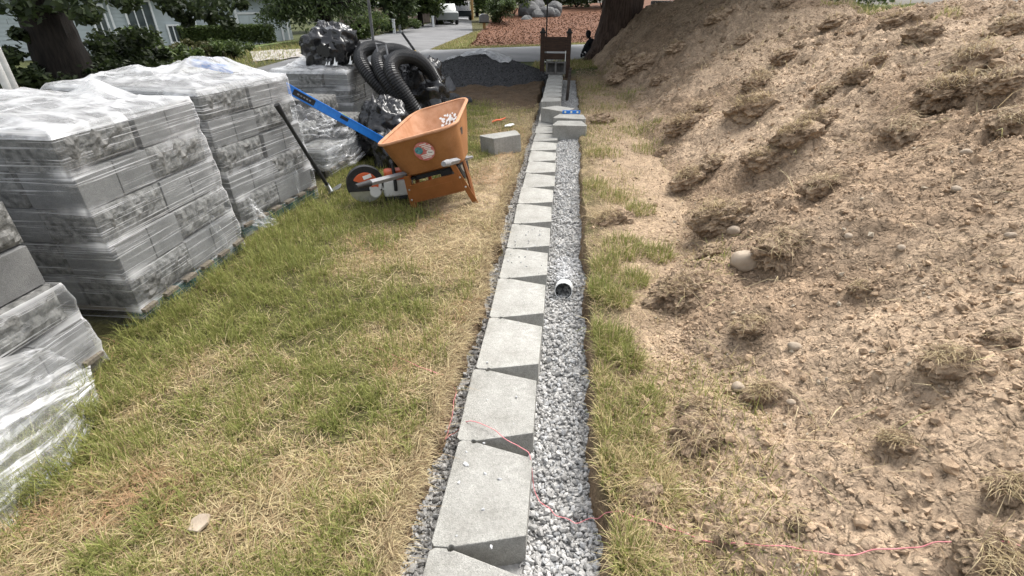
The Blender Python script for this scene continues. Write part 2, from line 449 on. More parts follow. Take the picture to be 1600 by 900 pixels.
def lines(*segs):
    o = []
    for a, b, st in segs: o += list(np.arange(a, b, st))
    return np.array(o)
def geo(a, b, n): return a * (b / a) ** (np.arange(n) / (n - 1))
gx = np.concatenate([-geo(5, 400, 30)[::-1], lines((-4.9, -3.4, .15), (-3.4, -.62, .045), (-.62, .36, .0115), (.36, 1.6, .03), (1.6, 5, .2)), geo(5, 400, 24)])
gy = np.concatenate([-geo(1.0, 300, 16)[::-1], lines((-.9, .5, .1), (.5, 5, .027), (5, 9, .05), (9, 14, .08), (14, 30, .5)), geo(30, 1500, 24)])
XX, YY = np.meshgrid(gx, gy, indexing='ij')
V = np.stack([XX.ravel(), YY.ravel(), G(XX, YY).ravel()], 1)
M_ground = attr_mat('ground_soil_and_thatch', nscale=70, namp=.40, bump=.7, bscale=90, clods=((28, .022, .55), (70, .011, .7)))
tag(link('ground', np_mesh('ground', V, grid_faces(len(gx), len(gy)), M_ground, ground_col(V[:, 0], V[:, 1]), True)), kind='structure')

# ---- where overturned sod lies on the mound (photo point, width)
SOD = [(1068, 205, 56), (1175, 182, 74), (1095, 178, 42), (1240, 225, 64), (1192, 258, 58), (1076, 285, 54), (1112, 268, 46), (1282, 300, 60), (1128, 352, 86), (1212, 398, 86), (1062, 470, 100), (1172, 517, 58), (1478, 576, 80), (1192, 622, 56), (1088, 688, 96), (1084, 650, 46), (1560, 535, 50), (1301, 42, 38), (1232, 6, 34), (1438, 62, 50), (1400, 42, 44), (1570, 50, 48),
       (1478, 158, 84), (1515, 106, 78), (1405, 214, 66), (1572, 200, 64), (1560, 140, 66), (1272, 200, 54), (1290, 152, 40), (1222, 95, 38), (1162, 66, 24), (1056, 80, 30), (1000, 112, 46), (978, 96, 38), (972, 126, 44), (1030, 130, 30), (930, 190, 46), (952, 345, 62), (1132, 840, 40), (1572, 770, 70), (1545, 884, 110), (1250, 822, 40), (1000, 772, 70), (1400, 700, 60), (1338, 126, 40), (1182, 136, 54), (1122, 32, 36), (1372, 96, 24), (1345, 455, 40), (1110, 400, 44), (1040, 235, 30)]
SODP = []
for a_, b_, w_ in SOD:
    p_, t_ = surf(a_, b_); SODP.append((p_, t_, w_ / 2 / 780 * t_ * 1.1))
BUMPS += [(p_.x, p_.y, r_) for p_, t_, r_ in SODP if p_.x > .5]
# ---- the dirt mound
ys = [-3.0]
while ys[-1] < 27: ys.append(ys[-1] + (.25 if ys[-1] < .4 else max(.011, 0.0072 * math.hypot(ys[-1], 1.2))))
ys = np.array(ys)
S = [-.25]
while S[-1] < 3.7: S.append(S[-1] + .012 + .006 * max(S[-1], 0))
S = np.concatenate([S, S[-1] + geo(.1, 60, 26)])
SS, YY = np.meshgrid(S, ys, indexing='ij')
XX = SS + mtoe(YY)
ZZ = MH(XX, YY)
V = np.stack([XX.ravel(), YY.ravel(), ZZ.ravel()], 1)
def mound_col(x, y):
    n = fbm(x * 1.6, y * 1.6, 4, 71)[:, None]; k = fbm(x * 12, y * 12, 3, 73)[:, None]
    c = np.array([.415, .308, .212]) * (1 - sstep(.42, .64, n)) + np.array([.335, .240, .160]) * sstep(.45, .68, n)
    c = c * (.82 + .36 * k)
    s = x - mtoe(y)
    g = (sstep(3.9, 4.6, s + .8 * (n[:, 0] - .5)))[:, None]
    return c * (1 - g) + np.array([.12, .14, .045]) * (.7 + .6 * k) * g
M_dirt = attr_mat('loose_dry_dirt', nscale=55, namp=.26, bump=.8, bscale=70, bdist=.012, clods=((13, .05, .55), (30, .026, .65), (70, .012, .75)))
tag(link('dirt_mound', np_mesh('dirt_mound', V, grid_faces(len(S), len(ys)), M_dirt, mound_col(V[:, 0], V[:, 1]), True)), kind='structure')

# ---- gravel bed in the trench
def gravel_z(x, y):
    z = -.135 + .03 * (fbm(x * 5, y * 3, 3, 81) - .5) + .085 * sstep(3.2, 6.2, y) * sstep(-.2, 0, x) + .03 * sstep(2, 7, y)
    return z
bx = np.arange(-.56, .33, .02); by = lines((-.6, 12.6, .04))
XX, YY = np.meshgrid(bx, by, indexing='ij')
V = np.stack([XX.ravel(), YY.ravel(), (gravel_z(XX, YY) - .006).ravel()], 1)
M_gbed = mat('gravel_fines', (.25, .245, .235), (.36, .354, .34), 60, .9, .6, 150)
tag(link('gravel_bed', np_mesh('gravel_bed', V, grid_faces(len(bx), len(by)), M_gbed, None, True)), kind='structure')

# ---- road, driveway, mulch bank
yy = np.concatenate([lines((-40, 30, 1.5)), geo(30, 190, 30)])
tt = np.linspace(0, 1, 9)
V = np.array([[roadL(y) + (roadR(y) - roadL(y)) * t, y, .008 + .05 * math.sin(math.pi * t)] for y in yy for t in tt])
M_asph = mat('worn_asphalt', (.115, .115, .117), (.165, .165, .165), .9, .9, .4, 220, rnd=0)
tag(link('road', np_mesh('road', V, grid_faces(len(yy), len(tt)), M_asph, None, True)), kind='structure')
dn = itp([(-5.2, 14.6), (-4.2, 14.9), (-2.59, 16.0), (-.5, 16.2), (.6, 17.2), (3, 18.4), (12, 20)])
df = itp([(-5.2, 20.3), (-4.6, 20.1), (-3.4, 21.0), (-.9, 22.4), (.42, 23.4), (4, 24.4), (12, 26)])
xs = lines((-5.2, 12, .4))
V = np.array([[x, dn(x) + (df(x) - dn(x)) * t, .016 + .03 * math.sin(math.pi * t)] for x in xs for t in tt])
M_drive = mat('pale_driveway_concrete', (.20, .203, .207), (.265, .266, .268), .7, .85, .3, 150)
tag(link('driveway', np_mesh('driveway', V, grid_faces(len(xs), len(tt)), M_drive, None, True)), kind='structure')
def mulch_z(x, y):
    d = y - (df(x) + .75)
    return np.clip(d * .085, -.1, 1.25) + .13 * np.clip(x + 2.5, 0, 8) * sstep(0, 4, d) * .5 + .05 * (fbm(x * 2, y * 2, 4, 91) - .5) * sstep(0, .6, d) - .02
xs = lines((-4.3, 14, .14)); q = np.concatenate([np.linspace(0, 4, 40), np.linspace(4.3, 17, 30)])
V = np.array([[x, df(x) + .7 + b, float(mulch_z(x, df(x) + .7 + b))] for x in xs for b in q])
V[:, 2] = np.where(V[:, 0] < -3.9 - .03 * (V[:, 1] - 21), -.1, V[:, 2])
M_mulch = mat('red_brown_bark_mulch', (.070, .028, .014), (.150, .066, .032), 9, .95, 1.0, 30, detail=10)
tag(link('mulch_bank', np_mesh('mulch_bank', V, grid_faces(len(xs), len(q)), M_mulch, None, True)), kind='structure')

OCT = (np.array([[1, 0, 0], [-1, 0, 0], [0, 1, 0], [0, -1, 0], [0, 0, 1], [0, 0, -1.]]), np.array([[0, 2, 4], [2, 1, 4], [1, 3, 4], [3, 0, 4], [2, 0, 5], [1, 2, 5], [3, 1, 5], [0, 3, 5]]))
# ------------------------------------------------------------------ gravel stones (countless)
def pebbles(P, size, col, seed, flat=.7, tmpl=1):
    r2 = np.random.default_rng(seed)
    T, TF = ICO[tmpl] if tmpl else OCT; n = len(P); k = 8
    tm = []
    for i in range(k):
        v = T * (1 + (.38 if len(T) < 40 else .26) * (r2.random((len(T), 1)) - .5) * 2 + (.9 * (fbm3(T * 1.1 + 7 * i, 2, seed + i) - .5)[:, None] if len(T) > 40 else 0)) * np.array([1.0, .72, flat]) ; tm.append(v)
    tm = np.array(tm)[r2.integers(0, k, n)]
    a, b, c = r2.random((3, n)) * 2 * math.pi; b = b * .15; c = c * .15
    ca, sa, cb, sb, cc, sc_ = np.cos(a), np.sin(a), np.cos(b), np.sin(b), np.cos(c), np.sin(c)
    z0, o1 = np.zeros(n), np.ones(n)
    Rz = np.stack([ca, -sa, z0, sa, ca, z0, z0, z0, o1], 1).reshape(n, 3, 3)
    Rx = np.stack([o1, z0, z0, z0, cb, -sb, z0, sb, cb], 1).reshape(n, 3, 3)
    Ry = np.stack([cc, z0, sc_, z0, o1, z0, -sc_, z0, cc], 1).reshape(n, 3, 3)
    M = Rz @ Rx @ Ry
    V = np.einsum('nij,nkj->nki', M, tm) * size[:, None, None] + P[:, None, :]
    F = (np.arange(n)[:, None, None] * len(T) + TF[None]).reshape(-1, 3)
    return V.reshape(-1, 3), F, np.repeat(col, len(T), 0)
n = 19500
u = rng.random(n); py_ = .55 * (12.4 / .55) ** (u ** .80); px_ = np.where(rng.random(n) < .76, rng.uniform(-.075, .27, n), rng.uniform(-.52, -.345, n))
ok = (px_ > edgeL(py_) + .0) & (px_ < edgeR(py_) + .01)
px_, py_ = px_[ok], py_[ok]; n = len(px_)
sz = np.clip(rng.lognormal(math.log(.0082), .36, n), .0045, .018)
P = np.stack([px_, py_, gravel_z(px_, py_) + rng.uniform(-.3, .9, n) * sz], 1)
g = rng.uniform(.29, .48, n)[:, None]
c = g * np.where(rng.random(n)[:, None] < .75, np.array([1, .98, .94]), np.array([.96, .965, .96]))
dk = rng.random(n) < .10; c[dk] *= .6
# a few strays lying on the block tops and on the lawn edge
sx = rng.uniform(-.33, -.09, 46); sy = np.concatenate([rng.uniform(.95, 1.4, 9), rng.uniform(1.4, 2.3, 6), rng.uniform(2.78, 3.6, 31)])
sp = np.stack([sx, sy, np.full(46, .004)], 1); ss = rng.uniform(.003, .0075, 46); ss[:8] = rng.uniform(.006, .011, 8)
P = np.concatenate([P, sp]); sz = np.concatenate([sz, ss]); c = np.concatenate([c, np.repeat(rng.uniform(.38, .55, 46)[:, None], 3, 1)])
M_stone = attr_mat('crushed_grey_gravel', rough=.85, spec=.25, nscale=150, namp=.25)
tag(link('gravel', np_mesh('gravel', *pebbles(P, sz, c, 5)[:2], M_stone, pebbles(P, sz, c, 5)[2])), 'light grey crushed gravel filling the trench beside the block row', 'gravel', kind='stuff')

# ------------------------------------------------------------------ crumbs of soil on the mound (countless)
n = 74000
u = rng.random(n); py_ = .6 * (16 / .6) ** (u ** .9); ps = rng.random(n) ** .9 * 3.9
px_ = mtoe(py_) + ps; lo_ = rng.random(n) < .13; px_ = np.where(lo_, edgeR(py_) + .03 + rng.random(n) * (mtoe(py_) + .1 - edgeR(py_)), px_)
cl = fbm(px_ * 2.3, py_ * 2.3, 3, 77); ok = rng.random(n) < sstep(.36, .66, cl) + .16
px_, py_ = px_[ok], py_[ok]; n = len(px_)
sz = np.clip(rng.lognormal(math.log(.0056), .50, n), .0025, .019) * (1 + .05 * py_)
P = np.stack([px_, py_, TOP(px_, py_) + sz * .25], 1)
c = np.array([.395, .292, .200]) * rng.uniform(.7, 1.1, (n, 1))
st = rng.random(n) < .04; c[st] = np.array([.40, .34, .26]) * rng.uniform(.7, 1.1, (st.sum(), 1))
M_crumb = attr_mat('soil_crumbs', nscale=90, namp=.3, bump=.3, bscale=200)
vv = pebbles(P, sz, c, 6, .8, 0)
tag(link('soil_crumbs', np_mesh('soil_crumbs', vv[0], vv[1], M_crumb, vv[2])), 'small tan soil crumbs and pebbles scattered over the dirt mound', 'soil crumbs', kind='stuff')

# larger clods, thickest round the overturned sod
q = [];
for p_, t_, r_ in SODP:
    k = int(26 * min(1.5, max(.5, 2.5 / t_))); q.append(np.stack([p_.x + rng.normal(-.2 * r_, 1.5 * r_, k), p_.y + rng.normal(-.3 * r_, 1.5 * r_, k)], 1))
q.append(np.stack([np.zeros(2700), .6 * (15 / .6) ** (rng.random(2700) ** .9)], 1)); q[-1][:, 0] = mtoe(q[-1][:, 1]) - .05 + rng.random(2700) * 3.8
q = np.concatenate(q); q = q[(q[:, 0] > mtoe(q[:, 1]) - .12)]; n = len(q)
kk = fbm(q[:, 0] * 1.7, q[:, 1] * 1.7, 3, 79); keep = (rng.random(n) < .35 + sstep(.4, .6, kk)); q = q[keep]; n = len(q)
sz = np.clip(rng.lognormal(math.log(.0105), .45, n), .005, .026) * (1 + .06 * q[:, 1])
c = np.array([.375, .272, .182]) * rng.uniform(.65, 1.1, (n, 1))
vv = pebbles(np.stack([q[:, 0], q[:, 1], TOP(q[:, 0], q[:, 1]) + sz * .12], 1), sz, c, 16, .65, 2)
tag(link('soil_clods', np_mesh('soil_clods', vv[0], vv[1], M_crumb, vv[2], False)), 'tan clods of dug soil lying over the dirt mound', 'soil clods', kind='stuff')

n = 11000; x = rng.uniform(-3.9, 9, n); y = df(x) + .75 + rng.random(n) ** 1.4 * 10
vv = pebbles(np.stack([x, y, mulch_z(x, y) + .01], 1), rng.uniform(.018, .045, n), np.array([.105, .046, .022]) * rng.uniform(.5, 1.3, (n, 1)), 19, .3, 0)
tag(link('mulch_chips', np_mesh('mulch_chips', vv[0], vv[1], M_crumb, vv[2])), 'red-brown bark chips covering the mulch bank', 'mulch', kind='stuff')

# fist-sized lumps of torn sod, thickest on the upper slope
n = 420; y = 1.0 * 14 ** rng.random(n); x = mtoe(y) + (.25 + .75 * rng.random(n) ** .6) * 3.4
keep = rng.random(n) < sstep(.40, .58, fbm(x * .9, y * .9, 2, 119)) + .08; x, y = x[keep], y[keep]; n = len(x)
sz = rng.uniform(.022, .055, n) * (1 + .035 * y)
vv = pebbles(np.stack([x, y, TOP(x, y) + .002], 1), sz, np.array([.285, .208, .138]) * rng.uniform(.55, 1.05, (n, 1)), 26, .55, 2)
tag(link('sod_lumps', np_mesh('sod_lumps', vv[0], vv[1], M_crumb, vv[2], False)), 'fist-sized lumps of torn sod scattered on the upper mound slope', 'sod lumps', kind='stuff')

# ------------------------------------------------------------------ grass (countless)
M_grass = attr_mat('grass_blades', rough=.6, spec=.2, namp=0, trans=.35)
def grass_col(dry, n, seed=0):
    green = np.array([.168, .194, .050]); green2 = np.array([.300, .298, .100]); straw = np.array([.56, .465, .25]); tan = np.array([.33, .245, .13])
    q = rng.random(n); isdry = q < (.13 + .70 * dry)
    mixg = rng.random((n, 1)); mixs = rng.random((n, 1))
    c = np.where(isdry[:, None], straw * mixs + tan * (1 - mixs), green * mixg + green2 * (1 - mixg))
    return c * rng.uniform(.75, 1.2, (n, 1)), isdry
def blocked(x, y):
    """places where no grass grows: pallets' footprints"""
    b = (x < -2.2) & (x > -3.35) & (y > .6) & (y < 7)
    return b
n = 330000
u = rng.random(n); y = .45 * (9.5 / .45) ** (u ** .78); x = rng.uniform(-1, 0, n)
xl = np.maximum(-3.6, -.95 * y - 1.25)
x = edgeL(y) + .015 + x * (edgeL(y) - xl)
dry = lawn_dry(x, y)
thin = fbm(x * 2.1, y * 2.1, 4, 57)
dens = (1 - .42 * dry) * (1 - .75 * sstep(.52, .68, thin) * dry) * (1 - .93 * np.clip(spoil(x, y) * 1.3, 0, 1)) * (1 - bare(x, y)) * (1 - .55 * sstep(-.16, -.02, x - edgeL(y)))
clump = sstep(.32, .62, fbm(x * 11, y * 11, 2, 59)); dens = dens * (.35 + .75 * clump)
ok = (rng.random(n) < dens) & ~blocked(x, y)
x, y, dry, clump = x[ok], y[ok], dry[ok], clump[ok]; n = len(x)
c, isd = grass_col(dry, n)
lush = sstep(-1.5, -2.1, x) * sstep(4.5, 3, y)
L = rng.gamma(5, .0108, n) * (.6 + .55 * clump) * (1 - .3 * isd) * (1 + .75 * lush) * (1 - .25 * sstep(5, 9, y))
L = np.clip(L, .012, .15)
az = rng.uniform(0, 2 * math.pi, n) + 0; lean = np.abs(rng.normal(.55, .38, n)) + .35 * isd
W = rng.uniform(.0016, .0034, n) * (1 + .16 * y)
P = np.stack([x, y, G(x, y) - .004], 1)
lawnparts = [blades(P, L, lean, az, W, c)]
# flat-lying thatch and dead straw
n = 52000
u = rng.random(n); y = .5 * (7 / .5) ** (u ** .8); x = rng.uniform(-1, 0, n); x = edgeL(y) + .04 + x * (edgeL(y) + np.minimum(2.4, .9 * y + 1.2))
ok = (rng.random(n) < .10 + .75 * lawn_dry(x, y)) & ~blocked(x, y); x, y = x[ok], y[ok]; n = len(x)
P = np.stack([x, y, G(x, y) + rng.uniform(.002, .014, n)], 1)
c = np.where(rng.random((n, 1)) < .6, np.array([.52, .43, .25]), np.array([.36, .26, .15])) * rng.uniform(.7, 1.15, (n, 1))
rd_ = sstep(.60, .68, fbm(x * 1.9, y * 1.9, 3, 67))[:, None]; c = c * (1 - rd_ * .7) + np.array([.36, .205, .115]) * rd_ * .7
lawnparts.append(blades(P, rng.gamma(4, .014, n), rng.normal(1.42, .12, n), rng.uniform(0, 6.28, n), rng.uniform(.0014, .003, n) * (1 + .15 * y), c, .12))
# ragged fringe hanging over the left edge of the trench
n = 9000
y = .55 * (9 / .55) ** rng.random(n); x = edgeL(y) - np.abs(rng.normal(0, .03, n)) + .012
c = np.where(rng.random((n, 1)) < .6, np.array([.50, .41, .24]), np.array([.30, .22, .13])) * rng.uniform(.7, 1.15, (n, 1))
lawnparts.append(blades(np.stack([x, y, G(x - .03, y) + .004], 1), rng.gamma(4, .014, n), rng.normal(1.35, .35, n), rng.normal(0, 1.1, n), rng.uniform(.0014, .0028, n) * (1 + .15 * y), c, .5))
V, F, C = merge(lawnparts)
tag(link('lawn_grass', np_mesh('lawn_grass', V, F, M_grass, C)), 'patchy green and straw-yellow lawn grass left of the block row', 'grass', kind='stuff')

# strip right of the trench: tufts
parts = []
tuft_px = [(940, 190, 40, 0), (985, 150, 40, .2), (1000, 205, 55, .1), (950, 240, 40, .3), (1010, 235, 45, .1), (930, 290, 35, .3), (960, 310, 40, .4), (1000, 330, 40, .2), (975, 390, 60, .1), (1030, 400, 40, .1), (945, 420, 40, .2), (990, 440, 40, .1),
           (940, 455, 45, .1), (965, 470, 40, .2), (925, 520, 30, .2), (955, 540, 60, .05), (985, 570, 30, .2), (945, 620, 40, .35), (1010, 630, 50, .25), (960, 665, 60, .4), (1000, 690, 40, .5), (960, 745, 70, .8), (1010, 750, 60, .9), (1040, 780, 40, .9), (960, 850, 70, .55), (985, 880, 60, .5), (925, 880, 30, .6), (940, 700, 50, .6), (930, 590, 30, .5),
           (1370, 18, 30, .1), (1420, 12, 40, .1), (1300, 6, 30, .2), (1345, 10, 40, .1), (1480, 22, 30, .4), (930, 140, 40, .5), (960, 170, 40, .5), (930, 240, 30, .5), (950, 110, 40, .6)]
for px, py, w, dr in tuft_px:
    p, t = surf(px, py); rad = w / 780 * t * .55
    k = int(900 * min(1.2, max(.35, (2.2 / t))) * (w / 50) ** 1.2 * (.55 if py > 580 else 1))
    a = rng.uniform(0, 6.28, k); rr = np.sqrt(rng.random(k)) * rad
    x = p.x + rr * np.cos(a); y = p.y + rr * np.sin(a) * 1.3
    keep = (x > edgeR(y) + .02); x, y, a = x[keep], y[keep], a[keep]; k = len(x)
    c, isd = grass_col(np.full(k, dr), k)
    P = np.stack([x, y, TOP(x, y) - .004], 1)
    parts.append(blades(P, rng.gamma(6, .0115, k) * (1 + .02 * t) * (.8 if py > 580 else 1), np.abs(rng.normal(.55, .3, k)) + .2 * isd, a + rng.normal(0, 1.0, k), rng.uniform(.0016, .0032, k) * (1 + .14 * t), c))
n = 38000
u = rng.random(n); y = .55 * (14 / .55) ** (u ** .85); q = rng.random(n)
x = edgeR(y) + .02 + q * (mtoe(y) + .35 - edgeR(y))
f = fbm(x * 2.2, y * 1.6, 3, 101); ok = (rng.random(n) < sstep(.36, .62, f) * (1.1 - .8 * q)); x, y, f = x[ok], y[ok], f[ok]; n = len(x)
c, isd = grass_col(np.clip(1.35 - 1.6 * f + .25, .1, .95), n)
P = np.stack([x, y, TOP(x, y) - .004], 1)
parts.append(blades(P, rng.gamma(5, .0105, n), np.abs(rng.normal(.7, .4, n)) + .4 * isd, rng.uniform(0, 6.28, n), rng.uniform(.0016, .003, n) * (1 + .15 * y), c))
V, F, C = merge(parts)
tag(link('verge_grass', np_mesh('verge_grass', V, F, M_grass, C)), 'tufts of green and dry grass between gravel trench and dirt mound', 'grass', kind='stuff')

# dead roots and straw strewn over the mound
n = 46000
u = rng.random(n); y = .6 * (15 / .6) ** (u ** .9); x = mtoe(y) + rng.random(n) * 3.9; lo_ = rng.random(n) < .22; x = np.where(lo_, edgeR(y) + .02 + rng.random(n) * (mtoe(y) + .2 - edgeR(y)), x)
f = fbm(x * 2, y * 2, 3, 111); ok = (rng.random(n) < .10 + sstep(.44, .66, f)) | ((x < mtoe(y)) & (rng.random(n) < .8)); x, y = x[ok], y[ok]; n = len(x)
P = np.stack([x, y, TOP(x, y) + .004], 1)
c = np.where(rng.random((n, 1)) < .45, np.array([.47, .37, .225]), np.array([.26, .185, .112])) * rng.uniform(.7, 1.15, (n, 1))
m_ = 900; y2 = .8 * (13 / .8) ** rng.random(m_); x2 = mtoe(y2) + .1 + rng.random(m_) * 3.6; k2 = fbm(x2 * 1.1, y2 * 1.1, 2, 115); ok2 = rng.random(m_) < sstep(.42, .6, k2) + .15; x2, y2 = x2[ok2], y2[ok2]; m_ = len(x2)
longst = blades(np.stack([x2, y2, TOP(x2, y2) + .012], 1), rng.uniform(.10, .30, m_), rng.normal(1.22, .2, m_), rng.normal(-2.2, 1.3, m_), rng.uniform(.0022, .0036, m_) * (1 + .14 * y2), np.where(rng.random((m_, 1)) < .7, np.array([.56, .47, .29]), np.array([.36, .34, .16])) * rng.uniform(.75, 1.1, (m_, 1)), .35)
V, F, C = blades(P, rng.gamma(3, .020, n), rng.normal(1.30, .22, n), rng.uniform(0, 6.28, n), rng.uniform(.0012, .0024, n) * (1 + .18 * y), c, .2)
V, F, C = merge([(V, F, C), longst])
tag(link('dead_straw', np_mesh('dead_straw', V, F, M_grass, C)), 'dead roots and straw strewn over the dirt mound', 'straw', kind='stuff')
# grass on the plateau behind the crest and on the far verges
n = 10000
x = rng.uniform(4.2, 12, n); y = rng.uniform(3, 20, n); s = x - mtoe(y); ok = s > 3.9; x, y = x[ok], y[ok]; n = len(x)
c, isd = grass_col(np.full(n, .3), n)
q1 = blades(np.stack([x, y, MH(x, y) - .01], 1), rng.gamma(5, .02, n), np.abs(rng.normal(.5, .3, n)), rng.uniform(0, 6.28, n), rng.uniform(.006, .012, n), c)
n = 14000
x = rng.uniform(-5.4, -3.4, n); y = rng.uniform(20, 36, n); ok = (x > roadR(y) + .08) & (y > df(x) + .05); x, y = x[ok], y[ok]
x2 = rng.uniform(-4, 6, 8000); y2 = df(x2) + rng.uniform(.04, .85, 8000)
x3 = rng.uniform(-.9, 1.2, 6000); y3 = dn(x3) - rng.uniform(.05, 2.6, 6000)
x4 = rng.uniform(-4.7, -3.3, 8000); y4 = rng.uniform(3, 13.6, 8000)
x = np.concatenate([x, x2, x3, x4]); y = np.concatenate([y, y2, y3, y4]); n = len(x)
c, isd = grass_col(np.full(n, .35), n)
q2 = blades(np.stack([x, y, np.full(n, -.005)], 1), rng.gamma(5, .014, n), np.abs(rng.normal(.6, .3, n)), rng.uniform(0, 6.28, n), rng.uniform(.008, .016, n), c)
n = 18000
x = rng.uniform(-13, -8, n); y = rng.uniform(5, 30, n); ok = x < roadL(y) - .1; x, y = x[ok], y[ok]; n = len(x)
c, isd = grass_col(np.full(n, .15), n)
q3 = blades(np.stack([x, y, G(x, y) - .005], 1), rng.gamma(5, .022, n), np.abs(rng.normal(.5, .3, n)), rng.uniform(0, 6.28, n), rng.uniform(.008, .018, n), c)
for nm, q, lb in (('hilltop_grass', q1, 'rough green grass on the level ground behind the mound crest'), ('far_verge_grass', q2, 'short grass on the verges by driveway, road and mulch bank'), ('roadside_grass', q3, 'grass under the trees on the far side of the road')):
    tag(link(nm, np_mesh(nm, q[0], q[1], M_grass, q[2])), lb, 'grass', kind='stuff')

# ================================================================== concrete wall blocks
BH = .18
M_conc = mat('pale_cast_concrete', (.285, .277, .25), (.385, .377, .347), 5, .92, .6, 190, rnd=.09, speck=.16, c3=(.40, .385, .335))
M_concg = mat('grey_cast_concrete', (.125, .125, .123), (.185, .185, .181), 6, .92, .5, 200, rnd=.12, speck=.12)
M_split = mat('split_face_concrete', (.062, .062, .058), (.20, .197, .187), 30, .95, 1.0, 55, rnd=.10)
def wall_block_mesh(name, m, h=BH, depth=.30, front=.452, back=.325):
    """front face towards -X; straight nose then tapered sides; chipped arrises"""
    f, b, d = front / 2, back / 2, depth / 2
    poly = [(-d, -f + .012), (-d + .012, -f), (-d + .052, -f), (-d + .058, -f + .010), (-d + .066, -f + .010), (-d + .074, -f + .004), (d, -b), (d, b), (-d + .074, f - .004), (-d + .066, f - .010), (-d + .058, f - .010), (-d + .052, f), (-d + .012, f), (-d, f - .012)]
    return MB().prism(poly, 0, h).mesh(name, m, .0035, False, 2)
row_meshes = []
for v in range(4):
    me = wall_block_mesh('wall_block', M_conc)
    co = np.array([p.co[:] for p in me.vertices]); r3 = np.random.default_rng(v)
    n3 = fbm3(co * 14 + v * 9, 2, v) - .5
    co[:, 2] += .004 * n3 * (co[:, 2] > .1); co[:, 0] += np.where(co[:, 0] < -.12, .016 * (fbm3(co * 22 + v * 5, 2, v + 9) - .6), .003 * n3); co[:, 1] += .004 * n3
    me.vertices.foreach_set('co', co.astype(np.float32).ravel()); me.update(); row_meshes.append(me)
ORD = ['first', 'second', 'third', 'fourth', 'fifth', 'sixth', 'seventh', 'eighth', 'ninth', 'tenth', 'eleventh', 'twelfth', 'thirteenth', 'fourteenth', 'fifteenth', 'sixteenth', 'seventeenth', 'eighteenth', 'nineteenth', 'twentieth', 'twenty-first', 'twenty-second', 'twenty-third', 'twenty-fourth', 'twenty-fifth', 'twenty-sixth']
extra = {0: 'pale concrete wall block nearest the camera, cut off by the bottom edge of the photo', 1: 'pale concrete wall block crossed by pink string, second of the laid row',
         2: 'pale concrete wall block third of the laid row, just beyond the string block', 3: 'warm-toned concrete wall block fourth of the laid row', 4: 'grey concrete wall block beside the white pipe mouth, fifth of the laid row', 5: 'concrete wall block strewn with stone chips, sixth of the laid row'}
RB = []
for k in range(25):
    y = .725 + .4555 * k
    o = link('wall_block', row_meshes[k % 4], None, (-.205 + rng.uniform(-.006, .006), y, -BH + rng.uniform(-.003, .003)), (rng.normal(0, .004), rng.normal(0, .005), rng.normal(0, .010)))
    if k < 18: lb = extra.get(k, f'pale concrete wall block, {ORD[k]} of the laid row counted from the bottom edge')
    else: lb = f'lower-course wall block under the raised far end of the row, {ORD[k - 18]} from its near end'
    tag(o, lb, 'wall block', 'wall blocks laid in a row'); RB.append(o)
for k in range(8):
    y = .725 + .4555 * (17.02 + k)
    o = link('wall_block', row_meshes[(k + 1) % 4], None, (-.195 + rng.uniform(-.006, .006), y, .002), (0, 0, rng.normal(0, .012)))
    tag(o, f'wall block on the raised second course at the far end, {ORD[k]} from its near end', 'wall block', 'wall blocks laid in a row')
# loose blocks
lb0 = wall_block_mesh('loose_wall_block', M_conc, .19, .31, .44, .32)
bm = lb0.copy()
o = link('loose_wall_block', lb0, None, (-.66, 5.72, float(G(-.66, 5.72)) - .01), (R(3), R(-4), R(-62))); tag(o, 'loose grey concrete block sitting alone on the grass right of the wheelbarrow', 'wall block')
gz = float(gravel_z(.1, 6.8)) - .01
for (x, y, z, rz, lb) in ((.095, 6.80, gz, R(90), 'loose block on the gravel in front of the small blue level'), (.105, 7.20, gz + .012, R(84), 'loose block carrying the small blue level on its top'), (-.06, 7.62, .004, R(52), 'rough-faced loose block set across the row behind the small blue level')):
    o = link('loose_wall_block', lb0, None, (x, y, z), (0, 0, rz)); tag(o, lb, 'wall block', 'loose blocks near the small level')
# small blue level
M_blue = mat('blue_anodised_aluminium', (.012, .16, .56), (.02, .20, .62), 30, .38, 0, spec=.5)
M_black = mat('black_rubber', (.012, .012, .013), (.022, .022, .023), 30, .6, .2, 200, spec=.35)
M_white = mat('white_plastic', (.72, .72, .70), (.80, .80, .78), 20, .5)
M_vial = mat('level_vial', (.55, .65, .25), (.6, .7, .3), 20, .15, spec=.6)
t = empty('torpedo_level', (.115, 7.36, gz + .012 + .195), (0, 0, R(4)), 'small blue torpedo level with white vials lying on loose blocks', 'level')
MB().box((0, 0, .022), (.25, .022, .044)).build('body', M_blue, t, bevel=.003)
for x in (-.085, 0, .085):
    q = MB().lathe([(.014, -.0135), (.014, .0135)], 16, Matrix.Translation((x, 0, .024)) @ Matrix.Rotation(R(90), 4, 'X')).build('vial_window', M_white, t)
    MB().lathe([(.004, -.009), (.004, .009)], 8, Matrix.Translation((x, -.0135, .024)) @ Matrix.Rotation(R(90), 4, 'Y')).build('vial', M_vial, q)

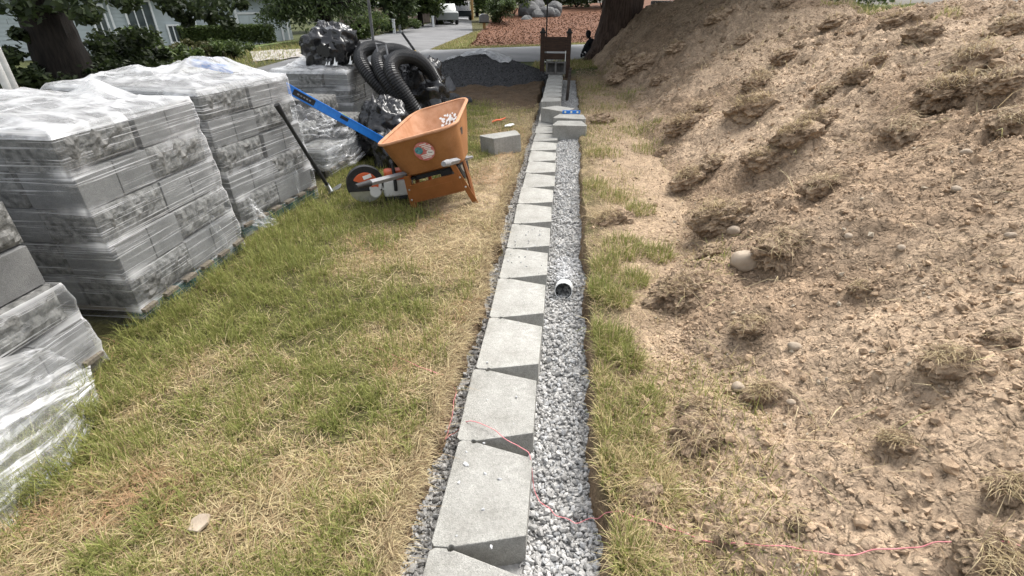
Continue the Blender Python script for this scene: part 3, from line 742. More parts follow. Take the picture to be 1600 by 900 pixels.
# ---- white drain pipe lying in the gravel
M_pvc = mat('white_pvc', (.66, .67, .66), (.76, .77, .76), 8, .35, 0, spec=.5)
M_pipein = mat('dusty_pipe_bore', (.10, .10, .10), (.16, .16, .155), 10, .7)
pz = float(gravel_z(.06, 2.6))
t = empty('drain_pipe', (.058, 2.80, pz + .045), (R(-13), R(0), R(-3)), 'white plastic drain pipe with open end lying half buried in the gravel', 'pipe')
MX = Matrix.Rotation(R(-90), 4, 'X')
MB().lathe([(.052, .001), (.0570, 0), (.0575, .004), (.0575, 1.15), (.052, 1.15)], 40, MX, cap=False).build('pipe_wall', M_pvc, t, smooth=True)
MB().lathe([(.052, .001), (.0525, .4), (.0525, 1.1), (.001, 1.1)], 40, MX, cap=False).build('pipe_bore', M_black, t, smooth=True)
# gravel heaped over the pipe
n = 700; yy_ = rng.uniform(2.89, 3.35, n); xx_ = .055 + (yy_ - 2.8) * .05 + rng.normal(0, .05, n)
cover = np.sqrt(np.clip(.0625 ** 2 - (xx_ - .055 - (yy_ - 2.8) * .05) ** 2, 0, 1))
zz_ = np.maximum(pz + .045 - (yy_ - 2.8) * .225 + cover, gravel_z(xx_, yy_)) + .004
keep = (rng.random(n) < sstep(2.88, 2.96, yy_)) & (xx_ > -.05)
P = np.stack([xx_, yy_, zz_], 1)[keep]; n = len(P)
vv = pebbles(P, np.clip(rng.lognormal(math.log(.010), .3, n), .006, .018), np.repeat(rng.uniform(.22, .5, n)[:, None], 3, 1), 8)
tag(link('heaped_gravel', np_mesh('heaped_gravel', vv[0], vv[1], M_stone, vv[2])), 'gravel heaped over the buried length of the white drain pipe', 'gravel', kind='stuff')

# ================================================================== wrapped pallets of blocks
M_film = film_mat('stretch_film', .05, .48, 1.0, 90, .14, lo=.52, hi=.67, rough=.14)
M_film2 = film_mat('loose_film', .10, .55, 2.5, 34, .8, lo=.50, hi=.68, rough=.16)
M_cover = film_mat('milky_cover_sheet', .24, .55, 4, 9, .5, lo=.44, hi=.66, white=.70)
M_wood = mat('weathered_pallet_wood', (.10, .085, .065), (.19, .165, .13), 6, .9, .5, 60, stretch=(1, 12, 12))
M_teal = mat('dark_green_painted_wood', (.010, .060, .055), (.02, .10, .09), 8, .7)
def rough_block(seed, L=.45, W=.29, h=BH - .006):
    """split face towards +X"""
    nu, nv = 21, 10
    u = np.linspace(-.5, .5, nu); v = np.linspace(0, 1, nv)
    U, Vv = np.meshgrid(u, v, indexing='ij')
    edge = np.minimum(np.minimum(U + .5, .5 - U) * 8, np.minimum(Vv, 1 - Vv) * 4); edge = np.clip(edge, 0, 1)
    X = W / 2 - .016 + .034 * edge ** .5 * (.15 + fbm(U * 10 + seed * 7, Vv * 4.5 + seed, 3, seed, .65))
    fv = np.stack([X.ravel(), (U * L).ravel(), (Vv * h).ravel()], 1)
    ff = grid_faces(nu, nv)
    k = len(fv)
    b = np.array([(-W / 2, -L / 2, 0), (-W / 2, L / 2, 0), (-W / 2, L / 2, h), (-W / 2, -L / 2, h)])
    Vs = [tuple(p) for p in fv] + [tuple(p) for p in b]
    Fs = [tuple(int(i) for i in q) for q in ff]
    bl = [i * nv for i in range(nu)]; tp = [i * nv + nv - 1 for i in range(nu)]; le = list(range(nv)); ri = list(range((nu - 1) * nv, nu * nv))
    Fs += [tuple(bl[::-1] + [k, k + 1]), tuple(tp + [k + 2, k + 3]), tuple(le + [k + 3, k]), tuple(ri[::-1] + [k + 1, k + 2]), (k, k + 3, k + 2, k + 1)]
    me = bpy.data.meshes.new('rough_block'); me.from_pydata(Vs, [], Fs)
    bm_ = bmesh.new(); bm_.from_mesh(me); bmesh.ops.recalc_face_normals(bm_, faces=bm_.faces); bm_.to_mesh(me); bm_.free()
    me.materials.append(M_split); return me
ROUGH = [rough_block(s) for s in range(5)]
SMOOTH = []
for s in range(2):
    m_ = MB()
    for q in (-1, 1): m_.box((0, q * .1135, (BH - .006) / 2), (.29 - .004 * s, .221, BH - .006))
    m_.box((-.01, 0, (BH - .006) / 2), (.25, .02, BH - .02))
    SMOOTH.append(m_.mesh('smooth_block', M_concg, .003))
def pallet_stack(name, label, loc, rz, courses, nx=4, ny=2, setback=.018, skip=(), teal=False, top_skip=0):
    """right face is local x=0, near face local y=0; blocks run towards -x and +y"""
    t = empty(name, loc, (0, 0, rz), label, 'pallet of blocks', 'pallets of concrete blocks')
    Lx, Ly = nx * .295, ny * .462
    p = empty('pallet', (0, 0, 0)); p.parent = t
    dk = MB().box((0, 0, 0), (Lx + .06, .095, .02)).mesh('deck_board', M_wood, .002)
    n = max(5, int(Ly / .15))
    for i in range(n): link('deck_board', dk, p, (-Lx / 2, .05 + (Ly - .1) * i / (n - 1), .115))
    st = MB().box((0, 0, 0), (.045, Ly, .085)).mesh('stringer', M_teal if teal else M_wood, .002)
    for x in (-.03, -Lx / 2, -Lx + .03): link('stringer', st, p, (x, Ly / 2, .062))
    bt = MB().box((0, 0, 0), (Lx + .04, .10, .018)).mesh('bottom_board', M_teal if teal else M_wood, .002)
    for y in (.05, Ly - .05): link('bottom_board', bt, p, (-Lx / 2, y, .010))
    for c in range(courses):
        for i in range(nx):
            for j in range(ny):
                if (c, i, j) in skip: continue
                x = -.145 - i * .295 - c * setback * .9 + rng.uniform(-.008, .008); y = .231 + j * .462 + rng.uniform(-.012, .012)
                rough = (i + j + c) % 2 == 0
                me = ROUGH[int(rng.integers(0, 5))] if rough else SMOOTH[int(rng.integers(0, 2))]
                link('concrete_block', me, t, (x, y, .127 + c * BH), (0, 0, rng.normal(0, .012) + (math.pi if i == nx - 1 else 0)))
    return t, Lx, Ly
def wrap_mesh(Lx, Ly, z0, z1, courses, setback, seed, full=True, res=.022, bulge=.008):
    """film round the stack, drawn in over the course joints and puckered at the corners"""
    g = .013
    # perimeter path starting at the back-left, going near face -> right face -> far face -> left face
    cor = [(-Lx - g, -g), (g, -g), (g, Ly + g), (-Lx - g, Ly + g)]
    seg = [(cor[0], cor[1]), (cor[1], cor[2]), (cor[2], cor[3]), (cor[3], cor[0])]
    pts, cornerd = [], []
    for a, b in seg:
        L = math.dist(a, b); k = max(4, int(L / res))
        for i in range(k):
            f = i / k; pts.append((a[0] + (b[0] - a[0]) * f, a[1] + (b[1] - a[1]) * f)); cornerd.append(min(f, 1 - f) * L)
    pts = np.array(pts); cornerd = np.array(cornerd); per = np.concatenate([[0], np.cumsum(np.hypot(*np.diff(np.vstack([pts, pts[:1]]), axis=0).T))])
    nz_ = int((z1 - z0) / res) + 2; zs = np.linspace(z0, z1, nz_)
    nu = len(pts) + 1
    PX = np.vstack([pts, pts[:1]]); cd = np.append(cornerd, cornerd[0])
    ctr = np.array([-Lx / 2, Ly / 2])
    U, Z = np.meshgrid(per, zs, indexing='ij')
    base = np.repeat(PX[:, None, :], nz_, 1)
    cz = (Z - .13) / BH
    base[:, :, 0] = base[:, :, 0] - setback * .9 * np.clip(cz - .5, 0, None) * (base[:, :, 0] > -Lx / 2)
    dirn = base - ctr; dirn = dirn / np.linalg.norm(dirn, axis=2, keepdims=True)
    joint = np.abs(cz - np.round(cz))
    off = -.009 * np.exp(-(joint / .12) ** 2) + bulge * (fbm(U * 3.0, Z * 14 + U * 2.5, 3, seed) - .5) * 2 + .004 * (fbm(U * 12 + Z * 20, Z * 40, 2, seed + 3) - .5)
    off = off + .010 * np.exp(-(cd[:, None] / .05) ** 2) * (fbm(U * 5, Z * 26, 2, seed + 7) - .3)
    P3 = base + dirn * off[:, :, None]
    Vv = np.concatenate([P3, Z[:, :, None]], 2).reshape(-1, 3)
    uv = np.stack([U.ravel() + seed * 1.7, Z.ravel()], 1)
    gat = np.exp(-(joint / .10) ** 2) * np.exp(-(cd[:, None] / .16) ** 2) * np.clip(fbm(U * 9, Z * 5, 3, seed + 9) * 2.6 - .75, 0, 1)
    gat = gat + .42 * sstep(.58, .72, fbm(U * 2.2, Z * 4.5, 3, seed + 13)) * fbm(U * 14 + Z * 9, Z * 24, 2, seed + 15) ** 1.5
    gat = gat + .5 * np.exp(-((Z - z1) / .03) ** 2) * fbm(U * 6, Z * 3, 2, seed + 17)
    return np_mesh('plastic_wrap', Vv, grid_faces(nu, nz_), M_film, np.repeat(np.clip(gat, 0, .9).reshape(-1, 1), 3, 1), True, uv)
def cover_mesh(name, Lx, Ly, z, seed, peaks, m, hang=.05, ext=.02, res=.016, amp=.03, ox=0):
    nu, nv = int((Lx + 2 * ext) / res), int((Ly + 2 * ext) / res)
    U, W = np.meshgrid(np.linspace(-Lx - ext, ext, nu), np.linspace(-ext, Ly + ext, nv), indexing='ij')
    ed = np.minimum(np.minimum(U + Lx + ext, ext - U), np.minimum(W + ext, Ly + ext - W))
    wx, wy = U + .12 * fbm(U * 3, W * 3, 2, seed + 5), W + .12 * fbm(U * 3, W * 3, 2, seed + 6)
    rdg = (1 - np.abs(fbm(wx * 3.6 + wy * 2, wy * 3.0 - wx, 2, seed + 2) - .5) * 2) ** 5
    rd2 = (1 - np.abs(fbm(wx * 9 - wy * 3, wy * 5, 2, seed + 4) - .5) * 2) ** 4
    Z = z + .006 + amp * .8 * fbm(U * 2.4, W * 2.4, 3, seed) + amp * 1.1 * rdg + amp * .45 * rd2
    Z = z + .006 + (Z - z - .006) * (.12 + .88 * sstep(.01, .22, ed)) - hang * np.exp(-(ed / .018) ** 2)
    for (x, y, h, w) in peaks: Z = Z + h * np.clip(1 - np.hypot(U - x, W - y) / w, 0, 1) ** 1.2
    Z = np.maximum(Z, np.where(ed > .02, z + .004, -9))
    return np_mesh(name, np.stack([(U + ox).ravel(), W.ravel(), Z.ravel()], 1), grid_faces(nu, nv), m, None, True, np.stack([U.ravel() + seed, W.ravel()], 1))
def sheet(name, parent, curve_a, curve_b, n=30, k=18, amp=.02, seed=0, m=None, sag=0):
    n, k = n * 2, k * 2
    """loose film hung between two polylines (parent coordinates)"""
    def rs(c):
        c = np.array(c, float); d = np.concatenate([[0], np.cumsum(np.linalg.norm(np.diff(c, axis=0), axis=1))]); d /= d[-1]
        t_ = np.linspace(0, 1, n); return np.stack([np.interp(t_, d, c[:, i]) for i in range(3)], 1)
    A, B = rs(curve_a), rs(curve_b)
    T = np.linspace(0, 1, k)[None, :, None]
    Pq = A[:, None] * (1 - T) + B[:, None] * T
    U, W = np.meshgrid(np.linspace(0, 1, n), np.linspace(0, 1, k), indexing='ij')
    off = amp * ((fbm(U * 9, W * 2.5, 3, seed) - .5) * 2 + .6 * (fbm(U * 4 + W * 3, W * 6, 3, seed + 4) - .5) + .9 * (1 - np.abs(fbm(U * 11 + W * 4, W * 2.2 - U * 2, 2, seed + 6) - .5) * 2) ** 5)
    nrm = np.cross(B.mean(0) - A.mean(0), A[-1] - A[0]); nrm = nrm / (np.linalg.norm(nrm) + 1e-9)
    Pq = Pq + off[:, :, None] * nrm + np.array([0, 0, -1]) * (sag * np.sin(math.pi * W))[:, :, None]
    L = float(np.linalg.norm(A[-1] - A[0])); H_ = float(np.linalg.norm(B.mean(0) - A.mean(0)))
    me = np_mesh(name, Pq.reshape(-1, 3), grid_faces(n, k), m or M_film2, None, True, np.stack([U.ravel() * L + seed, W.ravel() * H_], 1))
    return link(name, me, parent)

# pallet standing next to the camera: bare blocks on top, film pulled down round the bottom
t0, Lx, Ly = pallet_stack('block_pallet', 'pallet at the left edge with bare rough blocks on top and film pulled down', (-2.09, .745, .0), 0, 4, setback=.03, ny=2, skip=[(3, 0, 0)])
link('plastic_wrap', wrap_mesh(Lx, Ly, .06, .475, 2, .03, 3), t0)
M_film3 = film_mat('crumpled_film', .14, .6, 2.5, 30, .9, lo=.47, hi=.66, rough=.16)
sheet('film_skirt', t0, [(.03, .10, .30), (.03, .5, .22), (.03, .83, .10)], [(.34, -.10, .02), (.36, .35, .02), (.20, .66, .035)], 46, 26, .020, 5, M_film3)
sheet('film_skirt', t0, [(.02, .05, .36), (.025, .40, .42), (.03, .72, .30)], [(.12, .02, .10), (.10, .45, .10), (.05, .80, .07)], 40, 20, .02, 15, M_film3)
# big wrapped pallet
t1, Lx, Ly = pallet_stack('block_pallet', 'largest fully wrapped block pallet, between the camera and the leaning black bar', (-2.16, 2.015, .0), 0, 5, setback=.018, teal=True)
link('plastic_wrap', wrap_mesh(Lx, Ly, .015, 1.04, 5, .018, 21), t1)
link('cover_sheet', cover_mesh('cover_sheet', Lx + .05, Ly, 1.032, 22, [(-.45, .80, .10, .20), (-.85, .75, .05, .3)], M_cover, hang=.04, amp=.020, ox=-.075), t1)
sheet('torn_film', t1, [(.016, .66, .40), (.02, .70, .24), (.02, .73, .10)], [(.05, .69, .38), (.045, .735, .24), (.03, .76, .10)], 26, 8, .02, 31)
# second wrapped pallet
t2, Lx, Ly = pallet_stack('block_pallet', 'wrapped block pallet with a black bar leaning on its right face', (-2.275, 3.165, .0), R(-7.5), 5, setback=.016, teal=True)
link('plastic_wrap', wrap_mesh(Lx, Ly, .02, 1.04, 5, .016, 41), t2)
link('cover_sheet', cover_mesh('cover_sheet', Lx + .05, Ly, 1.032, 43, [(-.40, .80, .10, .3), (-.62, .70, .07, .3), (-.9, .5, .05, .4)], M_cover, hang=.04, amp=.028, ox=-.07), t2)
sheet('torn_film', t2, [(.018, .10, .30), (.02, .16, .22), (.02, .20, .12)], [(.06, .03, .10), (.09, .10, .06), (.12, .24, .05)], 22, 10, .02, 45)
sheet('torn_film', t2, [(.016, .62, .42), (.02, .64, .28), (.02, .66, .14)], [(.05, .65, .40), (.05, .68, .27), (.03, .69, .15)], 22, 8, .02, 47)
# opened, half used pallet
t3, Lx, Ly = pallet_stack('block_pallet', 'opened half-used block pallet draped in torn film, behind the blue level', (-2.24, 4.60, .0), R(-6), 3, setback=.01, skip=[(2, 0, 0), (2, 1, 0), (2, 0, 1), (2, 3, 0), (1, 0, 0)])
link('plastic_wrap', wrap_mesh(Lx, Ly, .05, .30, 1, .01, 51), t3)
sheet('film_skirt', t3, [(-.95, -.02, .62), (-.5, -.03, .50), (-.05, .02, .48), (.0, .45, .42), (-.1, .9, .50)], [(-.7, -.10, .28), (-.3, -.13, .14), (.03, -.10, .12), (.10, .30, .07), (.05, .75, .10)], 60, 26, .05, 53)
sheet('film_skirt', t3, [(-1.1, .5, .70), (-.6, .55, .62), (-.1, .6, .52)], [(-.9, .0, .52), (-.4, .05, .48), (.0, .1, .40)], 40, 22, .05, 57, sag=-.02)
# far pallet that carries the bin bag
t4, Lx, Ly = pallet_stack('block_pallet', 'far wrapped block pallet with the black bin bag sitting on top', (-2.46, 5.95, .0), R(-3), 4, setback=.012, nx=3)
link('plastic_wrap', wrap_mesh(Lx, Ly, .05, .855, 4, .012, 61), t4)
link('cover_sheet', cover_mesh('cover_sheet', Lx + .03, Ly, .851, 63, [(-.8, .7, .08, .4)], M_cover, hang=.05, amp=.03, ox=-.05), t4)

# ================================================================== wheelbarrow
M_orange = mat('orange_poly_tray', (.265, .112, .036), (.33, .148, .055), 5, .55, .12, 120, spec=.35, c3=(.33, .16, .07), speck=.08)
M_orange_in = mat('orange_poly_scuffed', (.38, .185, .095), (.47, .25, .145), 14, .7, .25, 80, spec=.25, c3=(.24, .13, .08))
M_steel_o = mat('orange_painted_steel', (.21, .078, .022), (.26, .098, .03), 9, .5, .1, 100)
M_greyh = mat('grey_composite_handle', (.17, .17, .175), (.24, .24, .245), 10, .6, .15, 90)
M_galv = mat('galvanised_steel', (.42, .43, .44), (.55, .56, .57), 25, .35, 0, metal=.9)
wb = empty('wheelbarrow', (-.961, 3.777, .055), (R(-1.65), R(-15.7), R(-.6)), 'orange wheelbarrow with grey handles and a round sticker, standing on the lawn', 'wheelbarrow')
# local: x right, y towards the wheel, z up
def ring(n, hw, y0, y1, z0, z1, rad, nose=0):
    """rounded outline in plan: rear at y0, front at y1"""
    pts = []
    cx = hw - rad
    for (sx, yy, a0) in ((1, y0 + rad, -90), (1, y1 - rad - nose, 0), (-1, y1 - rad - nose, 90), (-1, y0 + rad, 180)):
        fr = 1 if yy > (y0 + y1) / 2 else 0
        for i in range(n):
            a = R(a0 + 90 * i / (n - 1)); k = 1 - .22 * fr
            px = sx * cx * k + rad * math.cos(a); py = yy + (rad + nose * fr) * math.sin(a) if fr else yy + rad * math.sin(a)
            pts.append((px, py))
    o = []
    for x, y in pts: o.append((x, y, z0 + (z1 - z0) * (y - y0) / (y1 - y0)))
    return o
NR = 9
def tray(inset):
    rings = [ring(NR, .235 - inset, .16 + inset, .57 - inset, .285 + inset, .275 + inset, .10), ring(NR, .265 - inset, .115 + inset, .64 - inset, .305 + inset, .295 + inset, .12, .02),
             ring(NR, .298 - inset, .06 + inset, .82 - inset, .45, .50, .12, .05), ring(NR, .325 - inset, .0 + inset, .98 - inset, .600, .70, .12, .07)]
    return rings
def shell(rings, cap):
    m_ = MB(); n = len(rings[0]); vs = [p for r_ in rings for p in r_]
    fs = [(i * n + k, i * n + (k + 1) % n, (i + 1) * n + (k + 1) % n, (i + 1) * n + k) for i in range(len(rings) - 1) for k in range(n)]
    fs.append(tuple(range(n - 1, -1, -1))); return m_.add(vs, fs)
tr = shell(tray(0), True).build('tray', M_orange, wb, smooth=True)
shell(tray(.008), True).build('tray_inside', M_orange_in, wb, smooth=True)
rimp = ring(NR, .328, -.003, .985, .600, .70, .122, .07); rimp.append(rimp[0]); rimp.append(rimp[1])
MB().tube(rimp, .016, 8, False, .8).build('rim', M_orange_in, wb, smooth=True)
# round product sticker on the rear face
M_stk = mat('sticker_white', (.62, .56, .54), (.72, .70, .69), 60, .4)
M_stk_r = mat('sticker_red', (.42, .10, .09), (.55, .22, .20), 40, .4)
M_stk_b = mat('sticker_teal', (.03, .16, .19), (.12, .32, .35), 50, .4)
M_dark = mat('dark_print', (.03, .03, .03), (.06, .05, .05), 50, .5)
ang = math.atan2(.06, .15)    # slope of the rear wall
stk = empty('sticker', (.03, .028, .475)); stk.parent = wb; stk.rotation_euler = (R(90) + ang, 0, 0)
def disc(r, x, y, z, sx=1): return MB().lathe([(r, z), (r, z + .0012)], 28, Matrix.Translation((x, y, 0)) @ Matrix.Diagonal((sx, 1, 1, 1)))
disc(.082, 0, 0, .003).build('sticker_disc', M_stk_r, stk)
disc(.032, -.038, .018, .0045).build('saw_picture', M_stk_b, stk)
disc(.027, .042, -.022, .0045, 1.1).build('trowel_picture', M_stk, stk)
MB().box((.040, -.018, .0062), (.034, .005, .001), (0, 0, R(-20))).build('trowel_print', M_dark, stk)
for (x, y, w) in ((.012, .060, .055), (.030, .043, .070), (.040, .028, .060), (.038, .013, .045), (-.012, -.030, .055), (-.006, -.044, .060), (0, -.058, .070)):
    MB().box((x, y, .0048), (w, .009, .001)).build('sticker_line', M_stk, stk)
# torn label inside the front wall and a small label on the right side
lab = empty('torn_label', (.06, .848, .56)); lab.parent = wb; lab.rotation_euler = (R(51), 0, 0)
for i in range(46):
    a = rng.uniform(0, 6.28); r_ = .085 * math.sqrt(rng.random())
    s_ = rng.uniform(.006, .016)
    MB().prism([(s_ * math.cos(q + rng.uniform(-.4, .4)) * rng.uniform(.5, 1.2), s_ * math.sin(q) * rng.uniform(.5, 1.2)) for q in np.arange(0, 6.2, 1.05)], 0, .0012).build('label_scrap', M_white, lab, (r_ * math.cos(a), r_ * math.sin(a) * .9, .004 + .0004 * (i % 5)))
MB().box((.3035, .26, .52), (.003, .05, .055), (0, R(14), R(-4))).build('side_label', M_dark, wb)
# frame, handles, legs
for s in (-1, 1):
    h = MB().tube([(s * .308, -.40, .42), (s * .13, .85, .195)], .024, 4, True)
    hd = h.build('handle', M_greyh, wb, bevel=.004)
    MB().tube([(s * .330, -.555, .448), (s * .325, -.52, .442), (s * .312, -.43, .426), (s * .306, -.385, .417)], [.017, .020, .021, .026], 12).build('grip', M_black if s < 0 else M_greyh, hd, smooth=True)
    f_ = MB().box((s * .240, .10, .115), (.045, .008, .42), (R(10), R(-s * 11), 0)).box((s * .222, .118, .115), (.008, .045, .42), (R(10), R(-s * 11), 0))
    lg = f_.build('leg', M_steel_o, wb, bevel=.002)
    b_ = MB().tube([(s * .215, .36, .29), (s * .232, .30, .12), (s * .240, .22, -.09)], .018, 6).build('leg', M_steel_o, wb)
    for z in (.11, .20):
        MB().lathe([(.009, 0), (.009, .004), (.005, .008)], 10, Matrix.Translation((s * (.242 - .2 * (z - .1)), .094 - .17 * (z - .14), z)) @ Matrix.Rotation(R(90), 4, 'X')).build('bolt', M_galv, wb, smooth=True)
    MB().box((s * .19, .30, .268), (.05, .30, .02)).build('tray_bracket', M_black, wb)
br = MB().box((0, .088, .16), (.44, .006, .145), (R(10), 0, 0)).box((0, .082, .235), (.44, .018, .006), (R(10), 0, 0)).box((0, .103, .086), (.44, .022, .006), (R(10), 0, 0)).build('leg_brace', M_steel_o, wb, bevel=.002)
MB().box((.01, .0835, .165), (.27, .003, .045), (R(10), 0, 0)).box((.0, .0815, .187), (.3, .003, .005), (R(10), 0, 0)).build('embossed_panel', M_steel_o, br, bevel=.001)
MB().box((0, .20, .262), (.36, .05, .035)).box((.10, .22, .20), (.10, .12, .14)).build('cross_bar', M_black, wb, bevel=.004)
wh = empty('wheel', (0, .98, .165)); wh.parent = wb
pr = [(.115, -.035), (.15, -.045), (.185, -.04), (.20, -.015), (.20, .015), (.185, .04), (.15, .045), (.115, .035)]
MB().lathe(pr + [pr[0]], 28, Matrix.Rotation(R(90), 4, 'Y'), False).build('tyre', M_black, wh, smooth=True)
MB().lathe([(.02, -.05), (.05, -.03), (.117, -.03), (.117, .03), (.05, .03), (.02, .05)], 24, Matrix.Rotation(R(90), 4, 'Y')).build('rim', M_galv, wh, smooth=True)
MB().tube([(-.15, 0, 0), (.15, 0, 0)], .010, 8).build('axle', M_galv, wh)
for s in (-1, 1): MB().tube([(s * .145, .75, .215), (s * .13, 1.0, .165)], .016, 6).build('wheel_bracket', M_greyh, wb)

# ================================================================== cut-off saw
M_sawo = mat('orange_saw_housing', (.50, .085, .025), (.60, .13, .05), 12, .45)
M_sawc = mat('light_grey_saw_cover', (.52, .52, .50), (.62, .62, .60), 12, .5)
sw = empty('cut_off_saw', (-1.40, 4.10, float(G(-1.4, 4.1))), (R(2), 0, R(205)), 'orange and white cut-off saw with black blade guard beside the wheelbarrow', 'power saw')
MB().box((0, 0, .11), (.26, .15, .15)).build('engine_body', M_sawc, sw, bevel=.035, smooth=True, seg=4)
MB().box((-.02, 0, .215), (.25, .13, .09)).build('top_cover', M_sawo, sw, bevel=.03, smooth=True, seg=4)
MB().tube([(-.12, 0, .20), (-.20, 0, .24), (-.27, 0, .22), (-.29, 0, .13), (-.20, 0, .08)], .020, 10).build('rear_handle', M_sawo, sw, smooth=True)
MB().tube([(.03, -.11, .08), (.03, -.12, .22), (.03, -.06, .315), (.03, .06, .315), (.03, .11, .24), (.03, .10, .10)], .015, 10).build('front_handle', M_black, sw, smooth=True)
gd = MB().prism([(.155 * math.cos(R(a)), .155 * math.sin(R(a))) for a in range(-20, 205, 9)] + [(.13 * math.cos(R(a)), .13 * math.sin(R(a))) for a in range(205, -21, -9)], -.035, .035, Matrix.Translation((.27, .03, .165)) @ Matrix.Rotation(R(90), 4, 'X'))
g_ = gd.build('blade_guard', M_black, sw)
for y_ in (-.034, .030): MB().prism([(.142 * math.cos(R(a)), .142 * math.sin(R(a))) for a in range(-20, 206, 9)], y_, y_ + .004, Matrix.Translation((.27, .03, .165)) @ Matrix.Rotation(R(90), 4, 'X')).build('guard_plate', M_black, g_)
MB().prism([(.105 * math.cos(R(a)), .105 * math.sin(R(a))) for a in range(25, 206, 9)], -.040, .042, Matrix.Translation((.27, .03, .165)) @ Matrix.Rotation(R(90), 4, 'X')).build('guard_cover', M_sawo, g_, bevel=.006)
MB().box((.25, .076, .235), (.07, .004, .03), (0, R(15), 0)).build('maker_plate', M_white, g_)
MB().lathe([(.045, -.05), (.045, .052), (.02, .056)], 16, Matrix.Translation((.20, .03, .10)) @ Matrix.Rotation(R(90), 4, 'X')).build('hub_cover', M_sawc, g_, smooth=True)
MB().lathe([(.15, -.002), (.15, .002)], 36, Matrix.Translation((.27, .045, .160)) @ Matrix.Rotation(R(90), 4, 'X')).build('blade', M_galv, sw)
MB().box((.14, .05, .14), (.22, .03, .07), (0, R(-5), 0)).build('arm', M_sawc, sw, bevel=.01)
MB().lathe([(.055, 0), (.055, .02), (.03, .03)], 20, Matrix.Translation((-.02, -.075, .12)) @ Matrix.Rotation(R(90), 4, 'X')).build('starter_cover', M_greyh, sw, smooth=True)
MB().box((0, .0, .02), (.24, .14, .03)).build('foot_plate', M_black, sw, bevel=.008)
MB().box((-.05, -.067, .235), (.09, .004, .035)).build('maker_plate', M_white, sw)

# ================================================================== long blue level
A = Vector((-2.335, 4.10, .985)); B = Vector((-1.33, 4.86, .10))
dv = (B - A).normalized(); Ltot = 1.80; A = B - dv * ((B - A).length)
L_ = (B - A).length
rot = dv.to_track_quat('X', 'Z').to_euler()
lv = empty('spirit_level', tuple(A), rot, 'long blue spirit level leaning from the second pallet down behind the wheelbarrow', 'level')
MB().box((L_ / 2, 0, 0), (L_, .028, .075)).build('body', M_blue, lv, bevel=.003)
MB().box((L_ / 2, -.0155, .030), (L_ - .02, .003, .008)).build('edge_rib', M_blue, lv)
MB().box((L_ / 2, -.0155, -.030), (L_ - .02, .003, .008)).build('edge_rib', M_blue, lv)
for x in (.075, L_ - .075):
    q = MB().lathe([(.027, -.0165), (.027, .0165)], 24, Matrix.Translation((x, 0, 0)) @ Matrix.Rotation(R(90), 4, 'X')).build('vial_window', M_white, lv)
    MB().lathe([(.017, -.018), (.017, .018)], 20, Matrix.Translation((x, 0, 0)) @ Matrix.Rotation(R(90), 4, 'X')).build('vial', M_blue, q)
for x in (.26, L_ - .30):
    q = MB().box((x, 0, 0), (.19, .033, .052)).build('grip', M_black, lv, bevel=.008)
    for i in range(5): MB().box((x - .05 + i * .025, -.0172, 0), (.016, .002, .012)).build('grip_mark', M_greyh, q)
MB().box((.62, 0, .012), (.075, .034, .030)).build('centre_vial', M_black, lv, bevel=.004)
MB().box((.62, 0, .040), (.06, .030, .006)).build('vial_glass', M_vial, lv)
# second blue level, only its tip shows above the cover sheet
lv2 = empty('spirit_level', (-2.86, 4.02, 1.105), (0, R(6), R(-14)), 'tip of another blue level poking out of the sheet on the second pallet', 'level')
MB().box((.1, 0, 0), (.42, .028, .05)).build('body', M_blue, lv2, bevel=.003)
MB().box((-.08, 0, 0), (.03, .031, .053)).build('end_cap', M_black, lv2, bevel=.003)

# ================================================================== digging bar against the second pallet
db = empty('digging_tool', (-2.045, 4.16, .02), (0, 0, 0), 'black long-handled digging tool leaning on the second wrapped pallet', 'tool')
MB().tube([(-.003, -.01, .05), (-.065, -.19, .43), (-.122, -.35, .80)], [.017, .016, .015], 10).build('shaft', M_black, db, smooth=True)
MB().tube([(-.112, -.322, .735), (-.119, -.342, .78), (-.127, -.362, .83)], [.018, .021, .024], 10).build('grip', M_black, db, smooth=True)
MB().prism([(-.012, -.035), (.10, -.05), (.12, -.035), (.12, .035), (.10, .05), (-.012, .035)], 0, .008, Matrix.Translation((-.01, 0, .02)) @ Euler((R(8), R(-28), R(10))).to_matrix().to_4x4()).build('blade', M_galv, db, bevel=.002)
MB().tube([(.0, -.004, .02), (-.012, -.035, .10)], .021, 10).build('socket', M_galv, db, smooth=True)

